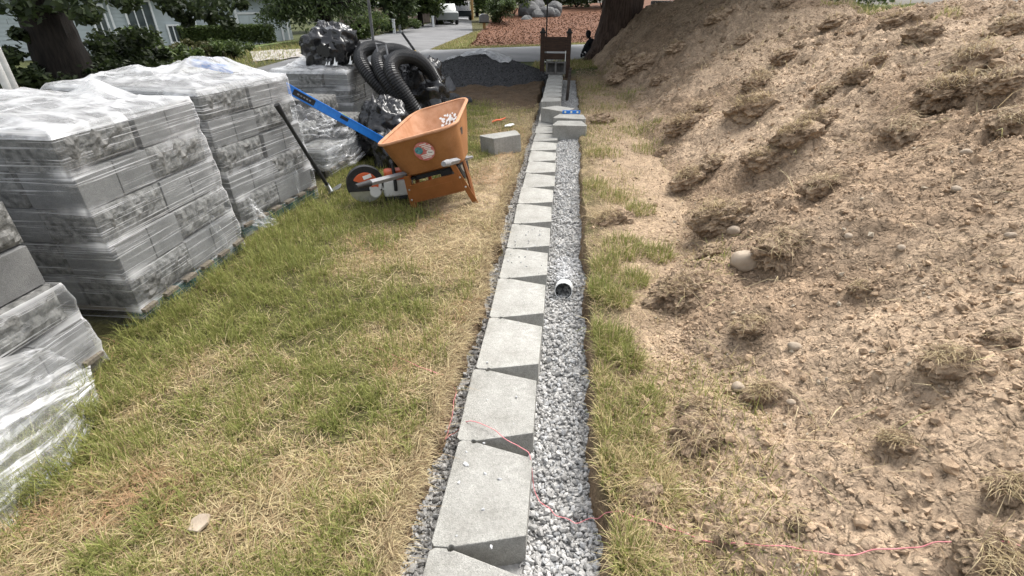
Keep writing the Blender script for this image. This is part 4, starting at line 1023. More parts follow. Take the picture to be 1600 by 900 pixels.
# ================================================================== bin bags
M_bag = mat('black_bin_liner', (.009, .009, .010), (.014, .014, .015), 10, .26, .18, 7, spec=.55)
def bag(name, label, loc, r, seed, neck=True, cat='bin bag', group=None, rz=0):
    Vb, Fb = ICO[5]
    V_ = Vb.copy()
    n1 = fbm3(V_ * 1.6 + seed, 3, seed); a = np.arctan2(V_[:, 1], V_[:, 0])
    fold = np.abs(np.sin(a * 7 + 6 * vn3(V_ * 2.2 + seed, seed + 3))) ** .7
    top = sstep(-.1, .9, V_[:, 2])
    crump = np.abs(fbm3(V_ * 2.3 + seed * 3, 2, seed + 5) - .5) * 2.4
    crump2 = np.abs(fbm3(V_ * 5 + seed, 2, seed + 8) - .5) * 2.4
    rr = .84 + .55 * (n1 - .5) - .13 * top * fold + .15 * (1 - crump) ** 4 + .02 * (1 - crump2) ** 4
    V_ = V_ * rr[:, None] * np.array(r)
    V_[:, 2] = np.maximum(V_[:, 2], -r[2] * .55)
    t = empty(name, loc, (0, 0, rz), label, cat, group)
    link('bag_body', np_mesh('bag_body', V_, Fb, M_bag, None, True), t, (0, 0, r[2] * .55))
    if neck:
        m_ = MB(); pr_ = []
        for i in range(9):
            z = i / 8; q = .30 * r[0] * (1 - z) ** 1.5 + .025 + .05 * z ** 2
            for k in range(20):
                w = 2 * math.pi * k / 20; s_ = q * (1 + .25 * math.cos(k * 2.9 + seed) * z + .12 * math.cos(7 * w))
                pr_.append((s_ * math.cos(w) * 1.1, -r[1] * .92 - z * .09, s_ * math.sin(w)))
        fs = [(i * 20 + k, i * 20 + (k + 1) % 20, (i + 1) * 20 + (k + 1) % 20, (i + 1) * 20 + k) for i in range(8) for k in range(20)]
        m_.add(pr_, fs + [tuple(range(8 * 20, 9 * 20))]).build('tied_neck', M_bag, t, (.06, .06, r[2] * .50), smooth=True)
    return t
b1 = bag('bin_bag', 'big shiny black bin bag with tied neck on top of the far pallet', (-2.83, 6.42, .875), (.37, .34, .34), 3)
b2 = bag('bin_bag', 'crumpled black plastic bag lying between blue level and pipe coil', (-1.92, 5.42, .10), (.34, .32, .40), 7, False)
b3 = bag('bin_bag', 'slack black plastic bag inside the loops of the pipe coil', (-1.95, 6.95, .16), (.50, .42, .55), 11, False)
b4 = bag('bin_bag', 'low black plastic bag on the grass under the blue level', (-1.72, 5.05, .02), (.24, .24, .28), 17, False)
# white scraps by the bag
for i, (x, y, z, lb) in enumerate(((-2.76, 6.10, .89, 'left white paper scrap at the foot of the big bin bag'), (-2.66, 6.08, .89, 'middle white paper scrap at the foot of the big bin bag'), (-2.50, 6.14, .90, 'white plastic stick at the right foot of the big bin bag'))):
    o = MB().prism([(-.03, 0), (-.012, .02), (.0, .09), (.012, .03), (.035, .045), (.03, 0)], 0, .004, Matrix.Rotation(R(75), 4, 'X')).build('paper_scrap', M_white, None, (x, y, z), (0, 0, R(10 - 20 * i)))
    tag(o, lb, 'scrap')

# ================================================================== coil of black corrugated pipe
M_corr = mat('black_corrugated_plastic', (.010, .010, .011), (.016, .016, .017), 20, .42, .1, 80, spec=.45)
def corrugated(path, r0, pitch=.026, n=14):
    path = np.array(path); d = np.concatenate([[0], np.cumsum(np.linalg.norm(np.diff(path, axis=0), axis=1))])
    k = int(d[-1] / (pitch / 4)); s = np.linspace(0, d[-1], k)
    Pq = np.stack([np.interp(s, d, path[:, i]) for i in range(3)], 1)
    for _ in range(3): Pq[1:-1] = (Pq[:-2] + 2 * Pq[1:-1] + Pq[2:]) / 4
    rad = r0 * np.array([1.0, 1.0, .90, .90])[np.arange(k) % 4]
    T = np.gradient(Pq, axis=0); T /= np.linalg.norm(T, axis=1, keepdims=True)
    ref = np.array([.3, -.9, .2]); A_ = np.cross(T, ref); A_ /= np.linalg.norm(A_, axis=1, keepdims=True); B_ = np.cross(T, A_)
    w = np.linspace(0, 2 * math.pi, n, endpoint=False)
    V_ = Pq[:, None] + (A_[:, None] * np.cos(w)[None, :, None] + B_[:, None] * np.sin(w)[None, :, None]) * rad[:, None, None]
    i = np.arange(k - 1)[:, None]; j = np.arange(n)[None]
    F_ = np.stack([i * n + j, i * n + (j + 1) % n, (i + 1) * n + (j + 1) % n, (i + 1) * n + j], -1).reshape(-1, 4)
    return V_.reshape(-1, 3), F_
cc = empty('pipe_coil', (-2.0, 6.55, 0), (0, 0, 0), 'big coil of black corrugated drain pipe standing behind the wheelbarrow', 'pipe coil')
def ray_at(px, py, D):
    d = pix(px, py); h = Vector((-math.sin(PS), math.cos(PS), 0)); p = d * (D / d.dot(h)); return Vector((p.x + 2.0, p.y - 6.55, max(p.z + CAM_H, .08)))
knots = [(664, 205, 6.2), (628, 168, 6.2), (590, 132, 6.2), (568, 104, 6.3), (563, 86, 6.5), (577, 75, 6.75), (600, 77, 7.0), (622, 92, 7.2), (640, 118, 7.3), (654, 150, 7.3), (662, 188, 7.15), (660, 205, 6.75), (652, 196, 6.3), (637, 172, 6.1), (610, 136, 6.1), (594, 108, 6.2), (592, 90, 6.4), (607, 79, 6.65), (632, 83, 6.9), (654, 102, 7.1),
         (670, 132, 7.15), (678, 165, 7.1), (676, 192, 6.85), (666, 200, 6.4), (654, 182, 6.05), (634, 150, 5.98), (615, 120, 6.0), (611, 102, 6.15), (622, 90, 6.4), (646, 90, 6.65), (668, 106, 6.85), (685, 136, 6.95), (695, 165, 6.9), (697, 196, 6.75)]
KP = np.array([tuple(ray_at(*k)) for k in knots]); path = []
for i in range(1, len(KP) - 2):
    a_, b_, c_, d_ = KP[i - 1:i + 3]
    for q in np.arange(0, 1, 1 / 16): path.append(.5 * (2 * b_ + (c_ - a_) * q + (2 * a_ - 5 * b_ + 4 * c_ - d_) * q * q + (3 * b_ - a_ - 3 * c_ + d_) * q ** 3))
V_, F_ = corrugated(path, .082)
link('corrugated_pipe', np_mesh('corrugated_pipe', V_, F_, M_corr, None, False), cc)
M_twine = mat('yellow_twine', (.45, .38, .08), (.55, .48, .14), 40, .8)
tw = MB(); c0 = Vector((.20, .28, .50))
for k in range(3):
    tw.tube([c0 + Vector((.24 * math.cos(a) * .9, .24 * math.sin(a) * .55 + .02 * k, .06 * math.cos(a) + .03 * k + .02 * math.sin(3 * a))) for a in np.linspace(0, 6.28, 24)], .005, 5)
tw.build('twine_tie', M_twine, cc)

# ================================================================== shovels and saw-horse by the coil
M_yel = mat('yellow_fibreglass', (.62, .36, .04), (.70, .44, .07), 12, .45)
M_dgrey = mat('dark_grey_steel', (.10, .10, .105), (.16, .16, .165), 14, .5, metal=.4)
sh = empty('shovel', (-2.30, 10.1, .02), (0, 0, 0), 'shovel with black and yellow handle standing in the ground by the rock pile', 'shovel')
top = Vector((-.78, .15, 1.02))
MB().tube([(0, 0, .15), top * .45], .017, 10).build('lower_shaft', M_black, sh, smooth=True)
MB().tube([top * .44, top * .72], .018, 10).build('yellow_shaft', M_yel, sh, smooth=True)
MB().tube([top * .71, top], .022, 10).build('grip', M_black, sh, smooth=True)
MB().box((.06, -.02, .12), (.26, .012, .28), (R(-12), R(-30), R(0))).build('blade', M_dgrey, sh, bevel=.02)
dh = empty('spade', (-1.78, 6.05, .05), (0, 0, 0), 'spade with grey D-handle and yellow shaft leaning against the pipe coil', 'spade')
tp = Vector((-.34, .14, 1.02))
MB().tube([tp * .02, tp * .52], .016, 10).build('yellow_shaft', M_yel, dh, smooth=True)
MB().tube([tp * .50, tp * .60], .019, 10).build('collar', M_black, dh, smooth=True)
MB().box(tp * .76, (.065, .03, .36), (R(-6), R(-18), 0)).build('grey_shaft', M_greyh, dh, bevel=.008)
q = tp * .92
MB().tube([q + Vector((.045, 0, 0)), q + Vector((.025, .02, .12)), q + Vector((-.085, .02, .13)), q + Vector((-.07, 0, .02))], .012, 8).build('d_handle', M_greyh, dh, smooth=True)
MB().box((.02, -.02, -.0), (.17, .012, .16), (R(5), R(-18), 0)).build('blade', M_dgrey, dh, bevel=.01)
ho = empty('saw_horse', (-2.72, 8.35, 0), (0, 0, R(6)), 'grey plastic saw-horse standing behind the pipe coil', 'saw-horse')
for s in (-1, 1):
    MB().box((s * .26, 0, .46), (.10, .09, .92), (0, 0, 0)).build('upright', M_greyh, ho, bevel=.01)
    for y in (-1, 1): MB().box((s * .26, y * .16, .40), (.07, .04, .82), (R(y * 20), 0, 0)).build('leg', M_greyh, ho, bevel=.006)
MB().box((0, 0, .80), (.56, .07, .10)).build('top_beam', M_greyh, ho, bevel=.008)

# ================================================================== things lying about the trench and mound
def atD(px, py, D):
    d = pix(px, py); h = Vector((-math.sin(PS), math.cos(PS), 0))
    p = d * (D / d.dot(h)); return Vector((p.x, p.y, p.z + CAM_H))
M_pink = mat('pink_mason_line', (.62, .20, .22), (.70, .28, .29), 30, .7)
M_cream = mat('pale_twine', (.46, .38, .20), (.52, .43, .25), 30, .8)
def string(name, label, pts, m, rad, lift=.012, on_block=False):
    P = [surf(*p)[0] for p in pts]
    out = []
    for i in range(len(P) - 1):
        for k in range(8):
            p = P[i].lerp(P[i + 1], k / 8)
            z = float(TOP(p.x, p.y))
            if -.36 < p.x < -.05 and p.y < 9: z = max(z, .004)
            elif edgeL(p.y) < p.x < edgeR(p.y): z = max(z, float(gravel_z(p.x, p.y)) + .012)
            out.append([p.x + random.uniform(-.012, .012), p.y + random.uniform(-.012, .012), z + lift])
    o = np.array(out)
    for _ in range(4): o[1:-1] = (o[:-2] + 2 * o[1:-1] + o[2:]) / 4
    tag(MB().tube([tuple(p) for p in o], rad, 6).build(name, m), label, 'string')
string('pink_string', 'pink mason line running over the second block, across gravel and along the mound foot', [(590, 545), (630, 565), (690, 590), (714, 612), (705, 672), (698, 700), (708, 710), (760, 733), (800, 757), (828, 778), (838, 815), (862, 835), (900, 838), (925, 820), (955, 806), (1000, 815), (1060, 833), (1110, 853), (1180, 858), (1260, 868), (1330, 872), (1400, 864), (1470, 855), (1530, 849), (1580, 858)], M_pink, .0017, .014)
string('pale_twine', 'pale straw-coloured twine lying diagonally across the lawn', [(655, 385), (600, 450), (560, 500), (520, 545), (480, 590), (420, 640), (370, 690), (330, 745), (280, 800), (235, 850), (200, 900)], M_cream, .0010, .014)

# overturned clumps of sod on the mound
M_sod = attr_mat('dark_sod_soil', rough=.95, spec=.1, nscale=60, namp=.4, bump=1.0, bscale=60, bdist=.02, clods=((34, .02, .7),))
sod_spec = [(1068, 205, 56, 'squat sod clump at the upper edge of the green verge tufts'), (1175, 182, 74, 'long dark sod ridge right of the squat clump by the verge'), (1095, 178, 42, 'small sod clump between the squat verge clump and the long dark ridge'), (1240, 225, 64, 'dark sod clump trailing long straw, upper middle of the mound'), (1192, 258, 58, 'dark crumbly sod clump just below the straw-trailing upper middle clump'), (1076, 285, 54, 'upright dark sod clump above the verge grass'), (1112, 268, 46, 'small sod clump touching the upright dark clump above the verge'), (1282, 300, 60, 'crumbly sod clump alone in the middle of the slope'), (1128, 352, 86, 'curved sod clump left above the rounded stone'), (1212, 398, 86, 'sod clump overhanging the rounded stone'),
            (1062, 470, 100, 'wide low sod clump at the mound foot beside the verge tufts'), (1172, 517, 58, 'low sod clump below the rounded stone'), (1478, 576, 80, 'sod clump with roots alone low on the right half'), (1192, 622, 56, 'small sod clump between two pale stones in the lower middle'), (1088, 688, 96, 'sod clump with bleached straw beside the lower verge tufts'), (1084, 650, 46, 'small sod clump above the bleached-straw clump'), (1560, 535, 50, 'sod clump at the right edge beside a white pebble'), (1301, 42, 38, 'dark upright sod clump near the mound crest'), (1232, 6, 34, 'dark sod clump on the very crest of the mound'), (1438, 62, 50, 'dark shaggy sod clump under the crest grass'), (1400, 42, 44, 'sod clump left of the shaggy one under the crest grass'), (1570, 50, 48, 'sod clump at the right edge close under the crest'),
            (1478, 158, 84, 'broad sod clump left of the shaggy one on the upper right'), (1515, 106, 78, 'shaggy sod clump with pale straw hanging over it, upper right'), (1405, 214, 66, 'dark hollow sod clump trailing straw in the upper right'), (1572, 200, 64, 'sod clump at the right edge right of the dark hollow clump'), (1560, 140, 66, 'sod clump at the right edge below the pale-straw clump'), (1272, 200, 54, 'sod clump right above the straw-trailing upper middle clump'), (1290, 152, 40, 'small sod clump in the upper middle, left of the broad clump'), (1222, 95, 38, 'small sod clump below and left of the dark upright crest clump'), (1162, 66, 24, 'smallest sod clump of the upper left slope'), (1056, 80, 30, 'small sod clump high on the slope right of the cedar'), (1000, 112, 46, 'sod clump with straw below the cedar trunk'), (978, 96, 38, 'sod clump nearest the cedar trunk'), (972, 126, 44, 'lowest of the three sod clumps below the cedar trunk'), (1030, 130, 30, 'small sod clump right of the three below the cedar'), (930, 190, 46, 'small sod clump at the trench edge near the loose blocks'), (952, 345, 62, 'sod clump with pale straw at the trench edge by the middle of the row'),
            (1132, 840, 40, 'small sod clump just above the pink string'), (1572, 770, 70, 'dark sod clump at the right edge in the lower part'), (1545, 884, 110, 'ragged sod clump in the lower right corner'), (1250, 822, 40, 'small sod clump above the right part of the pink string'), (1000, 772, 70, 'straw-covered sod clump at the trench edge above the pink string'), (1400, 700, 60, 'rooty sod clump low in the middle of the right slope'), (1338, 126, 40, 'small sod clump left of the broad upper right clump'), (1182, 136, 54, 'sod clump above the long dark ridge'), (1122, 32, 36, 'sod clump close under the crest right of the green cabinet'), (1372, 96, 24, 'tiny sod clump between the upright crest clump and the shaggy clump'), (1345, 455, 40, 'small sod clump right of the rounded stone on bare slope'), (1110, 400, 44, 'small sod clump left of the rounded stone'), (1040, 235, 30, 'small sod clump among the green verge tufts')]
for k, (px, py, w, lb) in enumerate(sod_spec):
    _, t, r = SODP[k]; p = SODP[k][0]; p = Vector((p.x, p.y, float(TOP(p.x, p.y))))
    Vb, Fb = ICO[5 if w > 80 else 4]
    q = Vb.copy(); qs = Vb * np.array([1.5, 1.0, .75]); nn = fbm3(q * 1.7 + k * 3.1, 3, k); cr = np.abs(fbm3(qs * 4.2 + k, 3, k + 3) - .5) * 2; cr2 = fbm3(qs * 10 + k, 2, k + 6) - .5
    rr = .56 + .85 * nn * .9 - .30 * cr + .24 * cr2 + .14 * (fbm3(qs * 20 + k, 2, k + 21) - .5)
    q = q * rr[:, None] * np.array([1.05, .74, .56]) * r * 1.02
    tilt = R(-18); ang_ = rng.uniform(-.5, .9)
    n6 = fbm3(qs * 3 + k * 2, 3, k + 11)[:, None]
    dk = sstep(.44, .62, n6)
    C = (np.array([.385, .288, .198]) * (1 - dk) + np.array([.225, .160, .107]) * dk) * (.75 + .5 * fbm3(qs * 14, 2, k)[:, None])
    g = empty('sod_clump', (p.x, p.y, p.z - r * .06), (0, tilt, ang_), lb or 'smaller crumbly clump of dry sod half sunk in the mound slope', 'sod clump', 'sod clumps on the dirt mound')
    link('soil_ball', np_mesh('soil_ball', q, Fb, M_sod, C, False), g)
    nb = int(110 + 150 * rng.random()) if w > 50 else int(40 + 60 * rng.random())
    a = rng.uniform(0, 6.28, nb); rad = np.sqrt(rng.random(nb)) * .75
    ph = np.stack([rad * np.cos(a) * r, rad * np.sin(a) * .72 * r, np.sqrt(1 - rad ** 2) * .50 * r * .9], 1)
    pal = np.array([[.44, .34, .20], [.34, .27, .145], [.22, .155, .095], [.50, .41, .25]])[rng.integers(0, 4, nb)] * rng.uniform(.75, 1.15, (nb, 1))
    v3, f3, c3 = blades(ph, rng.gamma(4, .24 * r, nb) * .62, np.abs(rng.normal(1.35, .3, nb)), rng.normal(-2.3, .9, nb), np.full(nb, .0013 + .0005 * t), pal, .55)
    link('dry_roots', np_mesh('dry_roots', v3, f3, M_grass, c3), g)
# stones
M_rock = mat('tan_field_stone', (.27, .215, .16), (.42, .35, .27), 9, .85, .3, 60)
for k, (px, py, w, sub, lb) in enumerate([(1163, 415, 44, 4, 'rounded tan stone the size of a loaf, under the overhanging sod clump'), (1145, 365, 22, 3, 'flat stone above the curved sod clump'), (1492, 300, 15, 3, 'angular stone on the smooth right slope'), (1508, 242, 16, 3, 'stone below the upper right clumps'), (1577, 372, 16, 3, 'round pale stone near the right edge'), (1406, 392, 15, 3, 'flat oval stone in the middle of the right slope'),
                                          (1235, 632, 14, 3, 'pale stone right of the lower middle clump'), (1168, 634, 14, 3, 'small white stone left of the lower middle clump'), (1152, 608, 22, 3, 'flat tan stone in the lower middle of the slope'), (1545, 533, 12, 3, 'white pebble low on the right slope'), (1240, 545, 20, 3, 'pale flat stone near the mound foot'), (1325, 372, 14, 3, 'small dark-edged stone in the middle of the slope')]):
    p, t = surf(px, py); r = w / 2 / 780 * t
    Vb, Fb = ICO[sub]
    q = Vb * (.85 + .35 * (fbm3(Vb * 1.2 + k * 4, 2, k + 40)))[:, None] * np.array([1, .8, .72]) * r
    tag(link('stone', np_mesh('stone', q, Fb, M_rock, None, True), None, (p.x, p.y, p.z + r * .35), (0, .2, rng.uniform(0, 3))), lb, 'stone', 'stones on the dirt mound')
# litter on the lawn
M_red = mat('orange_red_tape', (.62, .11, .05), (.70, .17, .08), 20, .6)
for nm, lb, (px, py), m_, poly in (('warning_tape', 'scrap of orange-red tape on the grass beyond the loose block', (780, 191), M_red, [(-.11, -.03), (-.05, .0), (.02, -.02), (.1, .03), (.11, .06), (.03, .03), (-.03, .05), (-.1, .02)]), ('white_rag', 'small white rag beside the orange-red tape', (796, 199), M_white, [(-.07, -.02), (.0, -.04), (.07, -.01), (.06, .03), (.0, .05), (-.06, .03)]),
                              ('flat_stone', 'flat pale stone flake lying in the dry lawn', (317, 825), M_rock, [(-.03, -.02), (.005, -.035), (.03, -.01), (.028, .02), (-.005, .03), (-.028, .018)])):
    p, t = surf(px, py)
    me = MB().prism(poly, 0, .012).mesh(nm, m_, .003)
    tag(link(nm, me, None, (p.x, p.y, p.z + .022), (R(6), R(-9), .3)), lb, 'litter' if nm != 'flat_stone' else 'stone')
# short dark stakes beside the raised far end of the row
M_stake = mat('dark_wood_stake', (.03, .024, .02), (.06, .048, .04), 12, .85, .4, 60)
for k in range(4):
    y = 9.6 + k * .55
    o = MB().box((0, 0, .14), (.055, .05, .5)).build('stake', M_stake, None, (.06 + .01 * k, y, -.02), (R(2 * k - 3), R(3), 0), bevel=.004)
    tag(o, f'{("nearest", "second", "third", "farthest")[k]} of the four short dark stakes right of the raised row', 'stake', 'stakes beside the row')
# hollow concrete block and the brown timber stand
cb = MB(); M_cb = mat('dark_hollow_block', (.085, .08, .075), (.13, .125, .115), 14, .95, .6, 80)
W, H_, Dp = .42, .25, .2
for x in (-W / 2 + .018, 0, W / 2 - .018): cb.box((x, 0, H_ / 2), (.036, Dp, H_))
for z in (.018, H_ - .018):
    for x in (-1, 1): cb.box((x * (W / 4), 0, z), (W / 2 - .054, Dp - .004, .036))
cb.box((0, .06, H_ / 2), (W - .07, .02, H_ - .07))
tag(cb.build('hollow_block', M_cb, None, (-.20, 11.75, .185), (R(-6), 0, R(-3))), 'dark hollow concrete block with two cores standing at the far end of the row', 'concrete block')
M_brown = mat('dark_brown_stained_timber', (.026, .014, .009), (.052, .028, .017), 8, .7, .3, 60, stretch=(1, 1, 8))
M_blk = mat('black_cap', (.012, .011, .010), (.02, .018, .016), 20, .6)
fs_ = empty('timber_stand', (-.24, 12.75, 0), (0, 0, R(-2)), 'dark brown timber frame of capped posts and boards at the row end', 'timber frame')
for s in (-1, 1):
    pp = MB().box((s * .30, 0, .46), (.10, .10, .94)).build('post', M_brown, fs_, bevel=.006)
    MB().box((s * .30, 0, .945), (.14, .14, .035)).box((s * .30, 0, .995), (.10, .10, .07), None, .5).build('post_cap', M_blk, pp, bevel=.006)
MB().box((0, -.02, .705), (.50, .03, .30)).build('top_board', M_brown, fs_, bevel=.004)
MB().box((0, -.02, .45), (.50, .03, .13)).build('lower_board', M_brown, fs_, bevel=.004)
MB().box((0, -.022, .335), (.50, .026, .012)).box((.235, -.024, .45), (.015, .03, .24)).build('white_strip', M_white, fs_)
pl = empty('thin_post', (-.55, 15.2, 0), (0, 0, 0), 'thin black metal post rising behind the timber frame', 'post')
MB().tube([(0, 0, 0), (0, 0, 2.6)], .018, 8).build('shaft', M_blk, pl); MB().lathe([(.09, 0), (.09, .012), (.03, .02)], 14).build('base_plate', M_blk, pl)
MB().tube([(0, 0, 2.55), (.12, 0, 2.7), (.25, 0, 2.62)], .012, 8).build('hook', M_blk, pl)

# rock heap with plastic sheet
M_heap = mat('dark_crushed_rock', (.020, .020, .021), (.072, .072, .075), 38, .95, 1.0, 45, detail=8)
def heap_z(x, y):
    u = ((x + 1.95) * .94 + (y - 12.6) * .34) / 1.75; v = (-(x + 1.95) * .34 + (y - 12.6) * .94) / 1.75
    r = np.sqrt(u * u + v * v) + .14 * (fbm(x * 1.6, y * 1.6, 3, 121) - .5)
    return .60 * np.clip(1 - r, -.1, 1) ** .8 * (np.clip(1 - r, 0, 1) > 0) + .05 * (fbm(x * 5, y * 5, 3, 123) - .5) * sstep(1.0, .7, r) - .03
hx = np.arange(-4.1, .2, .03); hy = np.arange(10.4, 14.9, .03)
XX, YY = np.meshgrid(hx, hy, indexing='ij'); ZZ = heap_z(XX, YY)
ht = empty('rock_heap', (0, 0, 0), label='dark grey heap of crushed rock in front of the driveway', cat='rock heap')
V = np.stack([XX.ravel(), YY.ravel(), np.nan_to_num(ZZ, nan=-.05).ravel()], 1)
link('heap_core', np_mesh('heap_core', V, grid_faces(len(hx), len(hy)), M_heap, None, True), ht)
n = 6000; x = rng.uniform(-3.8, 0, n); y = rng.uniform(10.6, 14.3, n); z = np.nan_to_num(heap_z(x, y), nan=-1); ok = z > .0; P = np.stack([x, y, z + .005], 1)[ok]
vv = pebbles(P, rng.uniform(.012, .026, len(P)), np.repeat(rng.uniform(.02, .10, len(P))[:, None], 3, 1), 18, .7, 0)
tag(link('loose_rock', np_mesh('loose_rock', vv[0], vv[1], M_stone, vv[2]), ht), kind='stuff')
M_sheet = film_mat('crumpled_sheet', .5, .65, 6, 6, .6, lo=.42, hi=.7)
nu, nv = 90, 40; U, W_ = np.meshgrid(np.linspace(-3.55, -1.25, nu), np.linspace(0, 1, nv), indexing='ij')
ymid = 12.55 + .36 * (-(U + 1.95)); wd = .55 + .5 * fbm(U * 2.3, 0 * U, 3, 131)
YY = ymid - wd * .45 + W_ * 1.2
ZZ = np.maximum(np.nan_to_num(heap_z(U, YY), nan=0), .02) + .02 + .11 * np.abs(fbm(U * 3.2, YY * 3.2, 3, 133) - .45) * 1.6
tag(link('plastic_sheet', np_mesh('plastic_sheet', np.stack([U.ravel(), YY.ravel(), ZZ.ravel()], 1), grid_faces(nu, nv), M_sheet, None, True, np.stack([U.ravel(), YY.ravel()], 1))), 'crumpled clear plastic sheet draped over the top of the dark rock heap', 'plastic sheet')
for k, (x, y, s_) in enumerate(((-1.95, 9.15, .13), (-1.70, 9.0, .10), (-.75, 11.9, .09))):
    Vb, Fb = ICO[3]; q = Vb * (.8 + .5 * fbm3(Vb * 1.3 + k, 2, k + 60))[:, None] * np.array([1.2, .9, .7]) * s_
    tag(link('dark_clod', np_mesh('dark_clod', q, Fb, M_heap, None, True), None, (x, y, .05)), ('larger dark clod behind the wheelbarrow tray', 'smaller dark clod behind the wheelbarrow tray', 'dark clod at the right foot of the rock heap')[k], 'clod')

# ================================================================== vegetation and the street
def leaf_cloud(P, size, col, up=.35, seed=0, long=1.9):
    r2 = np.random.default_rng(seed); n = len(P)
    d = r2.normal(size=(n, 3)); d[:, 2] = d[:, 2] * .5 - up; d /= np.linalg.norm(d, axis=1, keepdims=True)
    s = np.cross(d, r2.normal(size=(n, 3))); s /= np.linalg.norm(s, axis=1, keepdims=True)
    a = d * (size * long / 2)[:, None]; b = s * (size * .5)[:, None]
    V = np.stack([P - a, P + b * .9 - a * .1, P + a, P - b * .9 - a * .1], 1).reshape(-1, 3)
    F = np.arange(n * 4).reshape(n, 4)
    return V, F, np.repeat(col, 4, 0)
M_leaf = attr_mat('leaves', rough=.55, spec=.3, namp=0, trans=.3)
M_bark = mat('dark_bark', (.008, .0065, .0055), (.022, .0175, .014), 6, .95, 1.0, 14, stretch=(4, 4, .6))
M_cedar = mat('red_brown_cedar_bark', (.034, .022, .017), (.085, .057, .044), 5, .95, 1.0, 12, stretch=(5, 5, .35))
DARK = np.array([[.026, .040, .015], [.042, .062, .021], [.062, .086, .029]])
MID = np.array([[.042, .066, .018], [.070, .105, .028], [.105, .140, .042]])
BRI = np.array([[.060, .095, .022], [.100, .140, .035], [.150, .185, .055]])
def clump_pts(c, r, n, shell=.55):
    d = rng.normal(size=(n, 3)); d /= np.linalg.norm(d, axis=1, keepdims=True)
    rad = (shell + (1 - shell) * rng.random(n)) * (rng.random(n) ** .33)
    return np.array(c) + d * rad[:, None] * np.array(r)
def foliage(clumps, per, size, pal, seed, up=.35, long=1.9):
    Ps, Cs = [], []
    for i, (c, r) in enumerate(clumps):
        n = int(per * max(.2, (r[0] * r[1] * r[2]) ** (2 / 3)))
        Ps.append(clump_pts(c, r, n)); k = pal[rng.integers(0, 3, n)] * rng.uniform(.75, 1.25) * rng.uniform(.8, 1.2, (n, 1)); Cs.append(k)
    P = np.concatenate(Ps); C = np.concatenate(Cs)
    return leaf_cloud(P, rng.uniform(.65, 1.3, len(P)) * size, C, up, seed, long)
def blob_clumps(c, r, n, cr, flat=.8):
    o = []
    for i in range(n):
        d = rng.normal(size=3); d /= np.linalg.norm(d); q = rng.random() ** .45
        rr = cr * rng.uniform(.65, 1.35)
        o.append(((c[0] + d[0] * q * r[0], c[1] + d[1] * q * r[1], c[2] + d[2] * q * r[2]), (rr, rr, rr * flat)))
    return o
def trunk(t, base_r, pts, m, flute=0, name='trunk'):
    N = 22; path = [Vector(p[:3]) for p in pts]
    o = []
    for i in range(len(path) - 1):
        for k in range(6): o.append((path[i].lerp(path[i + 1], k / 6), pts[i][3] + (pts[i + 1][3] - pts[i][3]) * k / 6))
    o.append((path[-1], pts[-1][3]))
    vs = []
    for i, (p, r) in enumerate(o):
        for k in range(N):
            w = 2 * math.pi * k / N
            s_ = r * (1 + flute * (.5 * math.cos(5 * w + .8) + .35 * math.cos(9 * w + 2 + .1 * i) + .25 * math.sin(13 * w)) + .05 * math.sin(3.1 * k + i))
            vs.append((p.x + s_ * math.cos(w), p.y + s_ * math.sin(w), p.z))
    fs = [(i * N + k, i * N + (k + 1) % N, (i + 1) * N + (k + 1) % N, (i + 1) * N + k) for i in range(len(o) - 1) for k in range(N)]
    return MB().add(vs, fs).build(name, m, t, smooth=True)
def shrub(name, label, c, r, n, cr, per, size, pal, seed, cat='shrub', group=None, stem=True):
    z0 = float(c[2])
    t = empty(name, (c[0], c[1], z0), label=label, cat=cat, group=group)
    V, F, C = foliage(blob_clumps((0, 0, r[2] * .55), (r[0], r[1], r[2] * .5), n, cr), per, size, pal, seed)
    V[:, 2] = np.maximum(V[:, 2], .01)
    link('foliage', np_mesh('foliage', V, F, M_leaf, C), t)
    if stem:
        for k in range(5):
            a = k * 1.3; MB().tube([(0, 0, 0), (r[0] * .35 * math.cos(a), r[1] * .35 * math.sin(a), r[2] * .45)], [.03, .012], 6).build('stem', M_bark, t)
    return t
def gz_(x, y): return float(G(x, y))

# cedar behind the mound, its crown above the picture
ce = empty('cedar_tree', (1.55, 17.25, 0), label='massive fluted cedar trunk standing behind the dirt mound', cat='tree')
trunk(ce, 1, [(-.05, 0, -.1, .98), (-.02, 0, .25, .80), (0, 0, .8, .64), (.05, 0, 1.6, .55), (.15, 0, 4, .48), (.2, 0, 9, .30), (.2, 0, 14, .06)], M_cedar, .13)
for k in range(4):
    a = (-2.6, -1.9, .6, 2.5)[k]; MB().tube([(.5 * math.cos(a), .5 * math.sin(a), .35), (.95 * math.cos(a), .95 * math.sin(a), .05), (1.35 * math.cos(a), 1.35 * math.sin(a), -.12)], [.22, .16, .06], 10).build('root', M_cedar, ce, smooth=True)
cl_ = []
for k in range(270):
    a = rng.uniform(0, 6.28); z = rng.uniform(3.6, 12); rr = (9.6 - z * .52) * math.sqrt(rng.random())
    cl_.append(((rr * math.cos(a), rr * math.sin(a), z - .12 * rr), (rng.uniform(.8, 1.4),) * 2 + (.5,)))
V, F, C = foliage(cl_, 190, .35, DARK, 201, .7); link('crown', np_mesh('crown', V, F, M_leaf, C), ce)
for k in range(16):
    a = k * 2.4; z = 3 + k * .5; MB().tube([(0, 0, z), (2.5 * math.cos(a), 2.5 * math.sin(a), z + .1), (4.6 * math.cos(a), 4.6 * math.sin(a), z - .35)], [.12, .07, .02], 7).build('branch', M_bark, ce)

